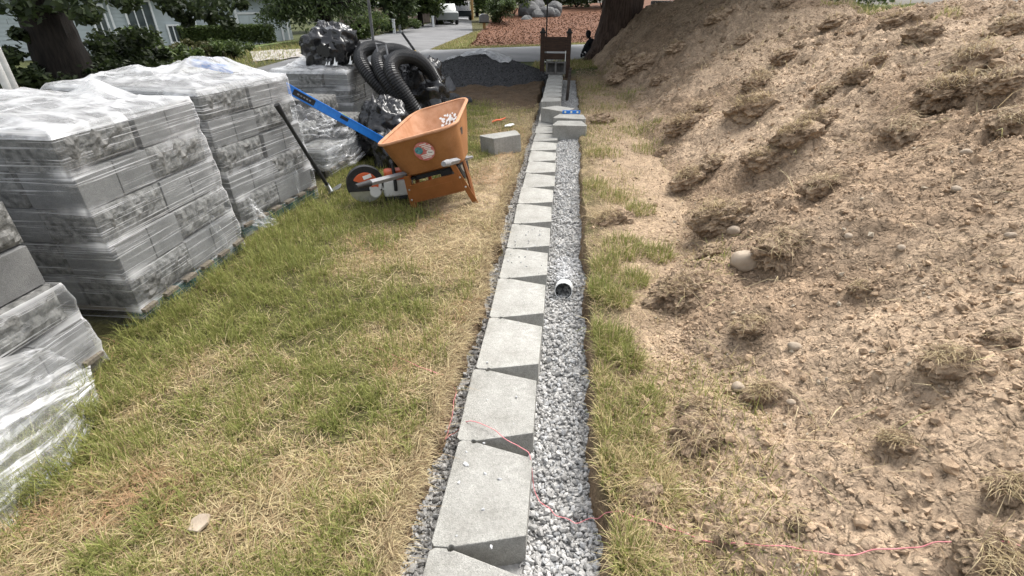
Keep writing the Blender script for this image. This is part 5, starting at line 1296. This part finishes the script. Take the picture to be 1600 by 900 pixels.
# big broad-leaved tree on the left beyond the road
tx, ty = -10.0, 10.0; tz = gz_(tx, ty)
lt = empty('broadleaf_tree', (tx, ty, tz), label='big dark-trunked broadleaf tree at the left with leaves hanging into view', cat='tree')
trunk(lt, 1, [(0, 0, -.2, .62), (0, 0, .3, .46), (-.02, 0, 1.2, .40), (.05, 0, 2.2, .42), (.3, .2, 4, .33), (.5, .4, 7.5, .12)], M_bark, .07)
lims = [[(0, 0, 1.9), (-.9, -.5, 2.8), (-2.2, -1.0, 3.3)], [(0, 0, 2.1), (1.2, .2, 2.9), (2.6, .9, 2.9), (3.6, 1.2, 2.3)], [(0, 0, 1.5), (-.7, .1, 1.9), (-1.6, .0, 1.7)], [(.1, 0, 2.6), (.9, -1.0, 3.4), (1.7, -1.8, 3.5)], [(.1, .1, 2.5), (.3, 1.4, 3.2), (1.2, 2.8, 2.9)]]
for q in lims: MB().tube(q, [.16, .10, .06, .025][:len(q)], 9).build('limb', M_bark, lt, smooth=True)
cl_ = []
for (px, py, D, r) in ((20, 12, 10, .42), (70, 2, 10.5, .5), (120, 5, 9.5, .42), (18, 85, 10, .26), (5, 115, 9.5, .25), (30, 55, 10.5, .2), (135, 25, 9.3, .22), (200, 3, 11.5, .25), (270, 14, 12, .28), (300, 15, 12, .34), (330, 25, 12.4, .30), (358, 36, 12.6, .20), (345, 12, 12, .34), (290, 32, 12, .2), (190, -5, 11, .4), (375, 6, 13, .25), (260, -2, 11, .35), (320, -6, 11, .5)):
    p = atD(px, py, D) - Vector((tx, ty, tz)); cl_.append((tuple(p), (r, r, r * .75)))
cl_ += blob_clumps((0, 0, 5.2), (3.6, 3.6, 1.9), 36, .9)
V, F, C = foliage(cl_, 620, .085, DARK * .75, 203, .5); link('crown', np_mesh('crown', V, F, M_leaf, C), lt)
# drooping conifer across the road
cx_, cy_ = -11.0, 25.0; cz_ = gz_(cx_, cy_)
cf = empty('conifer_tree', (cx_, cy_, cz_), label='dark drooping conifer across the road behind the big bin bag', cat='tree')
trunk(cf, 1, [(0, 0, -.1, .32), (0, 0, 2, .24), (0, 0, 6, .14), (0, 0, 11, .03)], M_bark, .04)
Ps, Cs = [], []
for k in range(74):
    a = rng.uniform(0, 6.28); z = rng.uniform(1.3, 9) if k > 34 else rng.uniform(1.3, 3.2); L = (3.1 - z * .26) * rng.uniform(.75, 1.1)
    for q in range(300):
        f = rng.random() ** .7; side = rng.normal() * .22 * L * f
        dz = -.55 * f * f * (.6 + .5 * L / 3) - abs(rng.normal()) * .34 * f
        Ps.append((f * L * math.cos(a) - side * math.sin(a), f * L * math.sin(a) + side * math.cos(a), z + .25 * f + dz))
    MB().tube([(0, 0, z), (L * .5 * math.cos(a), L * .5 * math.sin(a), z + .1), (L * .95 * math.cos(a), L * .95 * math.sin(a), z - .4)], [.05, .03, .008], 5).build('branch', M_bark, cf)
Ps = np.array(Ps); Cs = DARK[rng.integers(0, 3, len(Ps))] * rng.uniform(.8, 1.7, (len(Ps), 1))
V, F, C = leaf_cloud(Ps, rng.uniform(.05, .10, len(Ps)), Cs, .9, 205, 2.6); link('crown', np_mesh('crown', V, F, M_leaf, C), cf)

# shrubs and hedges on the left
def P0(px, py, D): p = atD(px, py, D); return (p.x, p.y, gz_(p.x, p.y))
shrub('laurel_shrub', 'tall dark shrub right of the big tree trunk', P0(185, 60, 12.5), (.85, .8, 1.0), 22, .34, 900, .075, DARK * .7, 211, group='shrubs beyond the road')
shrub('laurel_shrub', 'upright shrub with drooping leaves in front of the house windows', P0(218, 60, 14.5), (.45, .4, .95), 12, .28, 900, .08, MID, 212, group='shrubs beyond the road')
shrub('low_shrub', 'low dark ground shrub at the foot of the big tree', P0(75, 120, 10.6), (1.5, .8, .42), 20, .26, 900, .06, DARK * .7, 213, group='shrubs beyond the road')
shrub('low_shrub', 'low dark shrub behind the white cover of the largest pallet', P0(165, 130, 11.5), (1.1, .8, .45), 16, .26, 900, .06, DARK * .7, 214, group='shrubs beyond the road')
shrub('low_shrub', 'olive scrubby bush between big tree and rounded shrub', P0(262, 100, 14.5), (1.4, .8, .5), 20, .26, 800, .06, MID, 215, group='shrubs beyond the road')
shrub('low_shrub', 'dry brownish bush left of the rounded shrub', P0(318, 100, 17), (1.1, .7, .5), 16, .26, 800, .06, np.array([[.05, .055, .02], [.075, .075, .028], [.10, .095, .04]]), 216, group='shrubs beyond the road')
shrub('rounded_shrub', 'rounded green shrub in front of the clipped hedge', P0(366, 98, 17.5), (.8, .75, .5), 18, .24, 1100, .05, MID, 217, group='shrubs beyond the road')
shrub('dark_shrub', 'dark shrub at the far left edge behind the white poles', P0(12, 150, 9.4), (.6, .5, .7), 16, .3, 800, .07, DARK * .7, 218, group='shrubs beyond the road')
# clipped hedge in front of the house
e1, e2 = P0(292, 90, 30), P0(432, 80, 33)
hd = empty('clipped_hedge', (e1[0], e1[1], -.55), label='long flat-topped clipped hedge in front of the grey house', cat='hedge')
ax = Vector((e2[0] - e1[0], e2[1] - e1[1], 0)); Lh = ax.length; ax.normalize(); nx_ = Vector((-ax.y, ax.x, 0))
n = 22000; u = rng.random(n) * Lh; w = rng.uniform(-.45, .45, n); z = rng.random(n) ** .6 * (.95 + .03 * np.sin(u * 3))
sh_ = rng.random(n) < .7; sd_ = rng.random(n) < .5; z = np.where(sh_ & sd_, .95 + rng.normal(0, .025, n), z); w = np.where(sh_ & ~sd_, np.sign(w) * .45 + rng.normal(0, .03, n), w)
P = np.stack([ax.x * u + nx_.x * w, ax.y * u + nx_.y * w, z], 1)
C = MID[rng.integers(0, 3, n)] * rng.uniform(.6, 1.1, (n, 1))
V, F, C = leaf_cloud(P, rng.uniform(.05, .09, n), C, .1, 221); link('foliage', np_mesh('foliage', V, F, M_leaf, C), hd)
for k in range(12): MB().tube([(ax.x * Lh * k / 11, ax.y * Lh * k / 11, -.5), (ax.x * Lh * k / 11, ax.y * Lh * k / 11, .8)], .03, 5).build('stem', M_bark, hd)
# bright lawn strip and stony edge below the conifer
def patch(name, pts, m, z=.012, bumpy=0):
    q = [atD(*p) for p in pts]
    V_ = [(p.x, p.y, gz_(p.x, p.y) + z) for p in q]
    A_, B_ = np.array(V_[:len(V_) // 2]), np.array(V_[len(V_) // 2:][::-1]); T = np.linspace(0, 1, 12)[None, :, None]; S_ = np.linspace(0, len(A_) - 1, 30)
    A2 = np.stack([np.interp(S_, np.arange(len(A_)), A_[:, i]) for i in range(3)], 1); B2 = np.stack([np.interp(S_, np.arange(len(B_)), B_[:, i]) for i in range(3)], 1)
    G_ = A2[:, None] * (1 - T) + B2[:, None] * T
    G_[:, :, 2] = G(G_[:, :, 0], G_[:, :, 1]) + z
    if bumpy: G_[:, :, 2] += bumpy * (fbm(G_[:, :, 0] * 4, G_[:, :, 1] * 4, 2, 7) - .3)
    tag(link(name, np_mesh(name, G_.reshape(-1, 3), grid_faces(30, 12), m, None, True)), kind='structure')
M_lawn2 = mat('bright_front_lawn', (.085, .125, .028), (.13, .17, .045), 3, .95, .6, 60)
M_cobble = mat('pale_stony_edge', (.16, .14, .12), (.42, .40, .37), 9, .95, .8, 20, detail=3)
patch('front_lawn', [(395, 78, 28), (430, 76, 28), (470, 74, 28), (475, 86, 24), (440, 92, 23), (405, 96, 22)], M_lawn2)
patch('stony_edge', [(395, 98, 20), (440, 93, 20.5), (490, 85, 21), (495, 98, 18), (450, 106, 17), (400, 112, 16.2)], M_cobble, .02, .06)
# white poles at the left edge
M_pole = mat('whitewashed_pole', (.45, .44, .41), (.62, .61, .58), 5, .8, .4, 40)
for k, (px, lb, rr) in enumerate(((30, 'front one of the two whitish poles at the left edge', .055), (40, 'rear one of the two whitish poles at the left edge', .05))):
    p = atD(px, 178 - 4 * k, 8.1 + .35 * k); z0 = gz_(p.x, p.y)
    t = empty('white_pole', (p.x, p.y, z0), label=lb, cat='pole', group='white poles at the left edge')
    MB().tube([(0, 0, -.05), (.0, .01, 1.2), (-.02 + .05 * k, .02, 3.2)], [rr, rr * .93, rr * .85], 14).build('shaft', M_pole, t, smooth=True)
    MB().lathe([(rr * 1.25, 0), (rr * 1.2, .03), (rr, .09)], 14).build('collar', M_pole, t, smooth=True)

# ================================================================== house
M_side = mat('blue_grey_lap_siding', (.36, .405, .415), (.41, .455, .465), 2, .7, .1, 60)
M_trim = mat('white_trim', (.66, .68, .68), (.74, .75, .75), 6, .6)
M_glass = mat('window_glass', (.05, .06, .065), (.10, .12, .125), 1.2, .08, spec=.8)
M_roof = mat('grey_shingle_roof', (.09, .09, .095), (.15, .15, .155), 12, .9, .5, 40)
M_gdoor = mat('pale_garage_door', (.42, .47, .48), (.48, .53, .54), 2, .6)
gp_ = atD(378, 60, 38.0); HZ = -1.22
hang_ = math.atan2(.77, .63)
hs_ = empty('grey_house', (gp_.x, gp_.y, HZ), (0, 0, hang_), 'pale blue-grey house with lap siding and garage door beyond the hedge', 'house')
def hx_(px):
    d = pix(px, 40); e = Vector((math.cos(hang_), math.sin(hang_))); o = Vector((gp_.x, gp_.y))
    # o + e t = d s
    det = e.x * (-d.y) - (-d.x) * e.y
    return ((-o.x) * (-d.y) - (-d.x) * (-o.y)) / det
xa, xb = hx_(-60), hx_(455)
MB().box(((xa + xb) / 2, 4.1, 1.6), (xb - xa, 8, 3.2)).build('wall', M_side, hs_)
sb_ = MB().prism([(0, 0), (-.028, .0), (-.006, .205), (0, .205)], 0, xb - xa, Matrix(((0, 0, 1, 0), (1, 0, 0, 0), (0, 1, 0, 0), (0, 0, 0, 1)))).mesh('siding_board', M_side)
for k in range(16): link('siding_board', sb_, hs_, (xa, .098, .02 + k * .2))
rf = MB().prism([(-.7, 3.15), (4.1, 5.2), (8.8, 3.15), (8.8, 3.3), (4.1, 5.38), (-.7, 3.3)], 0, xb - xa + 1, Matrix(((0, 0, 1, xa - .5), (1, 0, 0, 0), (0, 1, 0, 0), (0, 0, 0, 1)))).build('roof', M_roof, hs_)
gd_ = MB().box((1.4, .03, 1.03), (2.7, .06, 2.06)).build('garage_door', M_gdoor, hs_)
for k in range(4):
    for j in range(4): MB().box((.42 + j * .655, -.012, .28 + k * .5), (.58, .03, .42)).build('door_panel', M_gdoor, gd_, bevel=.012)
MB().box((-.06, .02, 1.08), (.12, .16, 2.2)).box((2.86, .02, 1.08), (.12, .16, 2.2)).box((1.4, .02, 2.15), (2.7, .16, .13)).build('door_trim', M_trim, hs_)
def window(px0, px1, z0, z1, mull=2):
    x0, x1 = hx_(px0), hx_(px1); w = x1 - x0
    wf = MB().box(((x0 + x1) / 2, .02, z1 + .05), (w + .2, .14, .1)).box(((x0 + x1) / 2, .02, z0 - .05), (w + .24, .17, .1)).box((x0 - .05, .02, (z0 + z1) / 2), (.1, .14, z1 - z0)).box((x1 + .05, .02, (z0 + z1) / 2), (.1, .14, z1 - z0)).build('window', M_trim, hs_)
    for k in range(mull):
        a, b = x0 + w * k / mull, x0 + w * (k + 1) / mull
        MB().box(((a + b) / 2, .055, (z0 + z1) / 2), (b - a - .06, .02, z1 - z0)).build('pane', M_glass, wf)
        if k: MB().box((a, .04, (z0 + z1) / 2), (.06, .09, z1 - z0)).build('mullion', M_trim, wf)
window(204, 243, .95, 2.8, 3); window(262, 277, .62, 1.5, 2); window(60, 92, .9, 2.3, 2); window(150, 168, .9, 2.6, 2)
for px in (178, 292, 306, 372, 448):
    x = hx_(px); MB().tube([(x, -.05, 0), (x, -.05, 3.1)], .06, 8).build('downspout', M_trim, hs_)
xc = hx_(372); MB().box((xc, -.03, 1.6), (.16, .1, 3.2)).build('corner_trim', M_trim, hs_)
for px, lb in ((302, 'left dark planter pot in front of the house'), (320, 'middle dark planter pot in front of the house'), (337, 'right dark planter pot in front of the house')):
    x = hx_(px); e = Vector((math.cos(hang_), math.sin(hang_), 0)); q = Vector((gp_.x, gp_.y, HZ)) + e * x + Vector((e.y, -e.x, 0)) * .6
    tp_ = empty('planter_pot', tuple(q), label=lb, cat='planter', group='planters by the house')
    MB().lathe([(.2, 0), (.3, .45), (.33, .5), (.28, .5), (.26, .42)], 16).build('pot', M_blk, tp_, smooth=True)
    V, F, C = foliage([((0, 0, .7), (.3, .3, .3))], 900, .08, DARK, 300); link('foliage', np_mesh('foliage', V, F, M_leaf, C), tp_)

# ================================================================== street things
M_gal = mat('grey_sign_post', (.10, .10, .10), (.16, .16, .16), 10, .6, metal=.3)
p = atD(584, 70, 22.8); t = empty('sign_post', (p.x, p.y, 0), label='dark metal sign post at the road edge above the pipe coil', cat='sign post')
MB().box((0, 0, 1.4), (.11, .06, 2.9)).build('post', M_gal, t, bevel=.01); MB().box((0, -.04, 2.65), (.6, .01, .6)).build('sign_plate', M_trim, t, bevel=.02)
# mailbox
M_mb = mat('grey_mailbox_steel', (.13, .135, .14), (.18, .185, .19), 10, .5)
M_post = mat('honey_timber_post', (.36, .22, .09), (.48, .31, .14), 6, .8, .3, 40)
p = atD(757, 60, 27.2); t = empty('mailbox', (p.x, p.y, 0), (0, 0, R(12)), 'grey mailbox on a honey-coloured timber post at the roadside', 'mailbox')
MB().box((0, 0, .36), (.13, .13, .75)).build('post', M_post, t, bevel=.01)
mb_ = MB().prism([(-.22, 0), (.22, 0), (.22, .25)] + [(.22 * math.cos(R(a)), .25 + .10 * math.sin(R(a))) for a in range(20, 180, 20)] + [(-.22, .25)], -.28, .28, Matrix.Translation((0, 0, .73)) @ Matrix.Rotation(R(90), 4, 'X')).build('box', M_mb, t, bevel=.008)
MB().box((0, -.285, .86), (.40, .012, .22)).build('door', M_mb, mb_, bevel=.01); MB().box((0, 0, .715), (.5, .6, .03)).build('shelf', M_blk, t)
# shrubs and boulders on the mulch bank
def PM(px, py, D):
    p = atD(px, py, D); return (p.x, p.y, max(0, float(mulch_z(p.x, p.y))))
shrub('clipped_shrub', 'dense rounded dark green shrub just behind the mailbox', PM(781, 55, 29.5), (.95, .9, 1.15), 26, .36, 1200, .055, DARK * 1.5, 231, group='shrubs on the mulch bank')
shrub('leafy_shrub', 'light green loose shrub above the rounded mailbox shrub', PM(803, 35, 33), (1.2, 1.0, 1.7), 20, .5, 800, .08, BRI, 232, group='shrubs on the mulch bank')
shrub('leafy_shrub', 'tall dark shrub at the street corner behind the mailbox', PM(775, 35, 38), (1.6, 1.4, 3.0), 24, .6, 600, .10, DARK * 1.3, 233, group='shrubs on the mulch bank')
shrub('leafy_shrub', 'dark shrub right of the boulders at the top of the bank', PM(900, 20, 37), (2.2, 1.2, 2.2), 24, .6, 600, .10, DARK, 234, group='shrubs on the mulch bank')
shrub('leafy_shrub', 'green shrub behind the boulder pile on the mulch bank', PM(835, 10, 38), (1.8, 1.2, 2.4), 24, .6, 600, .10, MID, 235, group='shrubs on the mulch bank')
shrub('leafy_shrub', 'bright leafy shrub beside the cedar trunk at the top of the bank', PM(940, 8, 36), (1.4, 1.2, 2.2), 18, .6, 600, .10, BRI, 236, group='shrubs on the mulch bank')
M_boul = mat('pale_grey_boulder', (.065, .065, .065), (.16, .16, .158), 3, .9, .7, 12)
bl = [(796, 42, 31, .34, 'lowest left'), (808, 40, 31, .36, 'second from left low'), (822, 36, 31.5, .42, 'middle low'), (826, 18, 33, .66, 'tallest left'), (836, 10, 33.5, .55, 'topmost'), (842, 26, 32.5, .52, 'central'), (855, 22, 32.5, .52, 'right of the central'), (866, 14, 33, .46, 'upper right'), (868, 24, 32.5, .34, 'lowest right')]
for k, (px, py, D, r, w_) in enumerate(bl):
    p = atD(px, py, D); Vb, Fb = ICO[3]
    q = Vb * (.75 + .5 * fbm3(Vb * 1.1 + k * 5, 2, k + 70))[:, None] * np.array([1.1, .9, .85]) * r
    tag(link('boulder', np_mesh('boulder', q, Fb, M_boul, None, False), None, (p.x, p.y, p.z), (0, 0, k)), f'{w_} boulder of the pale rock pile on the mulch bank', 'boulder', 'boulders on the mulch bank')
# green utility cabinet behind the crest
M_green = mat('dark_green_enamel', (.020, .095, .062), (.028, .12, .08), 6, .5)
p = atD(1040, 8, 21); t = empty('utility_cabinet', (p.x, p.y, .62), (0, 0, R(-6)), 'dark green cabinet with pale grey top behind the mound by the cedar', 'cabinet')
MB().box((0, 0, .28), (1.25, .8, .75)).build('cabinet_body', M_green, t, bevel=.02); MB().box((.02, 0, .82), (1.1, .7, .32)).build('cabinet_top', M_gal, t, bevel=.03); MB().box((0, -.005, .665), (1.3, .85, .03)).build('rim', M_green, t)
# brick garden wall, poles
M_brick = mat('tan_brick_wall', (.20, .15, .12), (.30, .24, .20), 3, .9, .5, 30)
a_, b_ = atD(560, 40, 38), atD(690, 28, 52)
d_ = Vector((b_.x - a_.x, b_.y - a_.y, 0)); t = empty('garden_wall', (a_.x - 1.2, a_.y, -.2), (0, 0, math.atan2(d_.y, d_.x)), 'low tan brick garden wall left of the street', 'wall')
MB().box((d_.length / 2, 0, .75), (d_.length, .25, 1.5)).build('brickwork', M_brick, t); MB().box((d_.length / 2, 0, 1.53), (d_.length, .34, .08)).build('coping', M_trim, t)
for px, D, lb, r in ((603, 40, 'left utility pole by the street', .16), (738, 60, 'slim timber pole by the orange vehicle end of the street', .15)):
    p = atD(px, 30, D); t = empty('utility_pole', (p.x, p.y, -.1), label=lb, cat='pole', group='utility poles')
    MB().tube([(0, 0, 0), (0, 0, 8)], [r, r * .7], 12).build('shaft', M_post if px > 700 else M_bark, t, smooth=True); MB().box((0, 0, 7.4), (1.8, .1, .12)).build('cross_arm', M_bark, t)
for px, py, D, lb in ((677, 40, 40, 'short white marker post by the parked cars'), (616, 48, 32, 'left white marker post among the roadside plants'), (625, 46, 33, 'right white marker post among the roadside plants')):
    p = atD(px, py, D); t = empty('marker_post', (p.x, p.y, -.02), label=lb, cat='post', group='white marker posts'); MB().box((0, 0, .35), (.14, .1, .75)).build('post', M_trim, t, bevel=.01); MB().box((0, 0, .74), (.18, .14, .05)).build('cap', M_trim, t)
# parked cars
def car(name, label, loc, rz, paint, tall=1.0):
    t = empty(name, loc, (0, 0, rz), label, 'car', 'cars parked along the street')
    M_p = mat(name + '_paint', paint, tuple(c * 1.15 for c in paint), 2, .25, spec=.6)
    prof = [(-2.15, .35), (-2.2, .75), (-1.95, .95), (-1.05, 1.0), (1.75, 1.0), (2.1, .92), (2.15, .38)]
    MB().prism(prof, -.86, .86, Matrix.Rotation(R(90), 4, 'X')).build('body', M_p, t, bevel=.06, smooth=True, seg=3)
    cab = [(-1.15, .98), (-.45, 1.46 * tall), (1.2, 1.50 * tall), (1.85, .98)]
    cb_ = MB().prism(cab, -.74, .74, Matrix.Rotation(R(90), 4, 'X')).build('cabin', M_p, t, bevel=.07, smooth=True, seg=3)
    MB().prism([(-1.17, 1.03), (-.50, 1.42 * tall), (-.47, 1.42 * tall), (-1.12, 1.03)], -.64, .64, Matrix.Translation((-.03, 0, .02)) @ Matrix.Rotation(R(90), 4, 'X')).build('windscreen', M_glass, cb_)
    for s in (-1, 1):
        MB().prism([(-.98, 1.05), (-.42, 1.38 * tall), (.35, 1.40 * tall), (.35, 1.05)], -.01, .01, Matrix.Translation((0, s * .745, 0)) @ Matrix.Rotation(R(90), 4, 'X')).build('side_window', M_glass, cb_)
        MB().prism([(.42, 1.05), (.42, 1.40 * tall), (1.15, 1.41 * tall), (1.6, 1.05)], -.01, .01, Matrix.Translation((0, s * .745, 0)) @ Matrix.Rotation(R(90), 4, 'X')).build('side_window', M_glass, cb_)
        MB().box((-2.17, s * .62, .74), (.06, .36, .14)).build('headlight', M_white, t, bevel=.02)
        for x in (-1.35, 1.35):
            w = MB().lathe([(.2, -.1), (.32, -.1), (.34, -.06), (.34, .06), (.32, .1), (.2, .1)], 22, Matrix.Translation((x, s * .80, .34)) @ Matrix.Rotation(R(90), 4, 'X')).build('wheel', M_black, t, smooth=True)
            MB().lathe([(.03, -.11), (.2, -.105), (.2, .105), (.03, .11)], 16, Matrix.Translation((x, s * .80, .34)) @ Matrix.Rotation(R(90), 4, 'X')).build('rim', M_galv, w)
    MB().box((-2.19, 0, .62), (.05, .9, .16)).build('grille', M_blk, t); MB().box((-2.2, 0, .42), (.06, 1.5, .12)).build('bumper', M_blk, t, bevel=.02); MB().box((-2.235, 0, .44), (.01, .36, .10)).build('number_plate', M_white, t)
    return t
p = atD(700, 34, 46); car('silver_car', 'silver car facing the camera, nearer of the two parked cars', (p.x - .3, p.y, 0), R(-70), (.22, .235, .23))
p = atD(728, 27, 58); car('dark_car', 'dark blue-black car parked farther up the street', (p.x - .4, p.y, 0), R(-78), (.02, .024, .03), 1.1)
# trees along the street and on the horizon
for k, (px, D, z, r, h, pal, per, lb) in enumerate([(610, 34, 1.9, 2.2, 1.5, DARK, 300, 'dark street tree above the white marker posts'), (655, 42, 2.0, 2.6, 1.6, MID, 260, 'mid-green street tree left of the parked cars'), (700, 52, 2.7, 2.6, 1.5, DARK, 260, 'dark street tree above the parked cars'), (560, 40, 2.3, 3, 2.2, DARK, 260, 'dark tree behind the conifer'), (745, 75, 4.2, 5, 4.2, MID, 120, 'far tree closing the end of the street'), (790, 55, 4, 4, 3.8, DARK, 160, 'dark tree behind the corner shrubs'),
                                               (860, 50, 4, 5, 3.6, DARK, 140, 'dark tree behind the boulders'), (930, 52, 4, 5, 3.6, MID, 140, 'tree behind the cedar trunk'), (1080, 60, 5, 6, 5, MID, 110, 'far tree right of the cedar'), (1320, 60, 5, 8, 5, MID, 90, 'far tree behind the grassy saddle'), (490, 60, 4, 6, 4.5, DARK, 110, 'far dark tree between house and conifer'), (660, 95, 6, 8, 7, DARK, 70, 'far dark tree at the street bend'), (560, 95, 6, 8, 7, MID, 70, 'far tree left of the street bend')]):
    p = atD(px, 10, D); t = empty('street_tree', (p.x, p.y, -.1), label=lb, cat='tree', group='trees along the street')
    trunk(t, 1, [(0, 0, -.1, .24), (0, 0, z * .6, .17), (.1, 0, z + h * .5, .05)], M_bark, .04)
    V, F, C = foliage(blob_clumps((0, 0, z + .2), (r, r, h * .75), 34, r * .32), per, .006 * D * .5 + .05, pal, 240 + k); link('crown', np_mesh('crown', V, F, M_leaf, C), t)
for k, (px, py, D, r, pal, lb) in enumerate([(585, 52, 31, (.9, .7, 1.3), BRI, 'yellow-green shrub beside the sign post'), (612, 50, 33, (1.3, .6, .8), MID, 'low plants around the left marker posts'), (650, 42, 38, (1.6, .6, .6), MID, 'low plants along the road edge'), (560, 62, 26.5, (1.0, .6, .6), MID, 'low plants at the bend left of the sign post'), (690, 36, 46, (1.0, .6, .7), BRI, 'low plants near the silver car')]):
    p = atD(px, py, D); shrub('roadside_plant', lb, (p.x, p.y, 0), r, 14, .32, 700, .07, pal, 260 + k, group='roadside plants')

# ================================================================== person crouching by the cedar
M_cloth = mat('black_work_clothes', (.010, .011, .014), (.018, .019, .023), 12, .9, .3, 60)
M_skin = mat('skin', (.30, .18, .13), (.36, .22, .16), 10, .6)
M_hair = mat('dark_hat', (.008, .008, .009), (.014, .013, .013), 20, .9)
def skinned(name, verts, edges, radii, m, parent):
    me = bpy.data.meshes.new(name); me.from_pydata(verts, edges, []); o = link(name, me, parent)
    md = o.modifiers.new('skin', 'SKIN'); 
    if not me.skin_vertices: me.skin_vertices.new()
    for i, r_ in enumerate(radii):
        me.skin_vertices[0].data[i].radius = (r_, r_) if not isinstance(r_, tuple) else r_
        me.skin_vertices[0].data[i].use_root = i == 0
    o.modifiers.new('sub', 'SUBSURF').levels = 2; o.modifiers['sub'].render_levels = 2
    dg = bpy.context.evaluated_depsgraph_get(); me2 = bpy.data.meshes.new_from_object(o.evaluated_get(dg))
    o.modifiers.clear(); o.data = me2; me2.name = name; me2.materials.clear(); me2.materials.append(m)
    for f in me2.polygons: f.use_smooth = True
    return o
p = atD(921, 84, 17.4)
ps_ = empty('person', (p.x, p.y, .02), (0, 0, R(-14)), 'person in black clothes crouching beside the cedar trunk', 'person')
vt = [(.24, 0, .20), (.16, 0, .34), (.05, 0, .46), (.0, 0, .52), (-.035, 0, .575),
      (.0, -.17, .47), (-.11, -.22, .31), (-.20, -.20, .13), (.0, .17, .47), (-.14, .20, .33), (-.22, .14, .15),
      (.18, -.12, .20), (-.16, -.15, .34), (.06, -.15, .08), (-.02, -.15, .035), (-.12, -.15, .03),
      (.18, .12, .20), (-.16, .15, .34), (.06, .15, .08), (-.02, .15, .035), (-.12, .15, .03)]
ed = [(0, 1), (1, 2), (2, 3), (3, 4), (2, 5), (5, 6), (6, 7), (2, 8), (8, 9), (9, 10), (0, 11), (11, 12), (12, 13), (13, 14), (14, 15), (0, 16), (16, 17), (17, 18), (18, 19), (19, 20)]
rd = [.15, .15, .15, .075, .055, .075, .052, .038, .075, .052, .038, .10, .075, .055, .045, .04, .10, .075, .055, .045, .04]
skinned('body', vt, ed, rd, M_cloth, ps_)
Vb, Fb = ICO[3]
hv = Vb * np.array([.095, .078, .118]); hv[:, 0] -= .018 * (hv[:, 2] < -.02) ; hv[:, 0] -= .022 * np.exp(-((hv[:, 2] + .01) / .02) ** 2) * (np.abs(hv[:, 1]) < .02) * (hv[:, 0] < 0)
hd_ = link('head', np_mesh('head', hv, Fb, M_skin, None, True), ps_, (-.075, 0, .655), (0, R(-18), R(-75)))
hh = Vb * np.array([.102, .086, .122]); keep = (hh[:, 2] > .01) | (hh[:, 0] > .02); hh[~keep] *= .85
link('hat', np_mesh('hat', hh, Fb, M_hair, None, True), hd_, (.006, 0, .006))
for s in (-1, 1):
    hm = MB().tube([(-.205, s * .19, .125), (-.215, s * .19, .085), (-.22, s * .185, .06)], [.030, .036, .030], 8)
    for k in range(4): hm.tube([(-.235 + .014 * k, s * .185, .065), (-.24 + .015 * k, s * .183, .035), (-.232 + .015 * k, s * .175, .012 + .004 * abs(k - 1.5))], [.009, .008, .006], 6)
    hm.tube([(-.19, s * .18, .09), (-.175, s * .165, .06), (-.18, s * .158, .04)], [.011, .009, .007], 6)
    hm.build('gloved_hand', M_cloth, ps_, smooth=True)
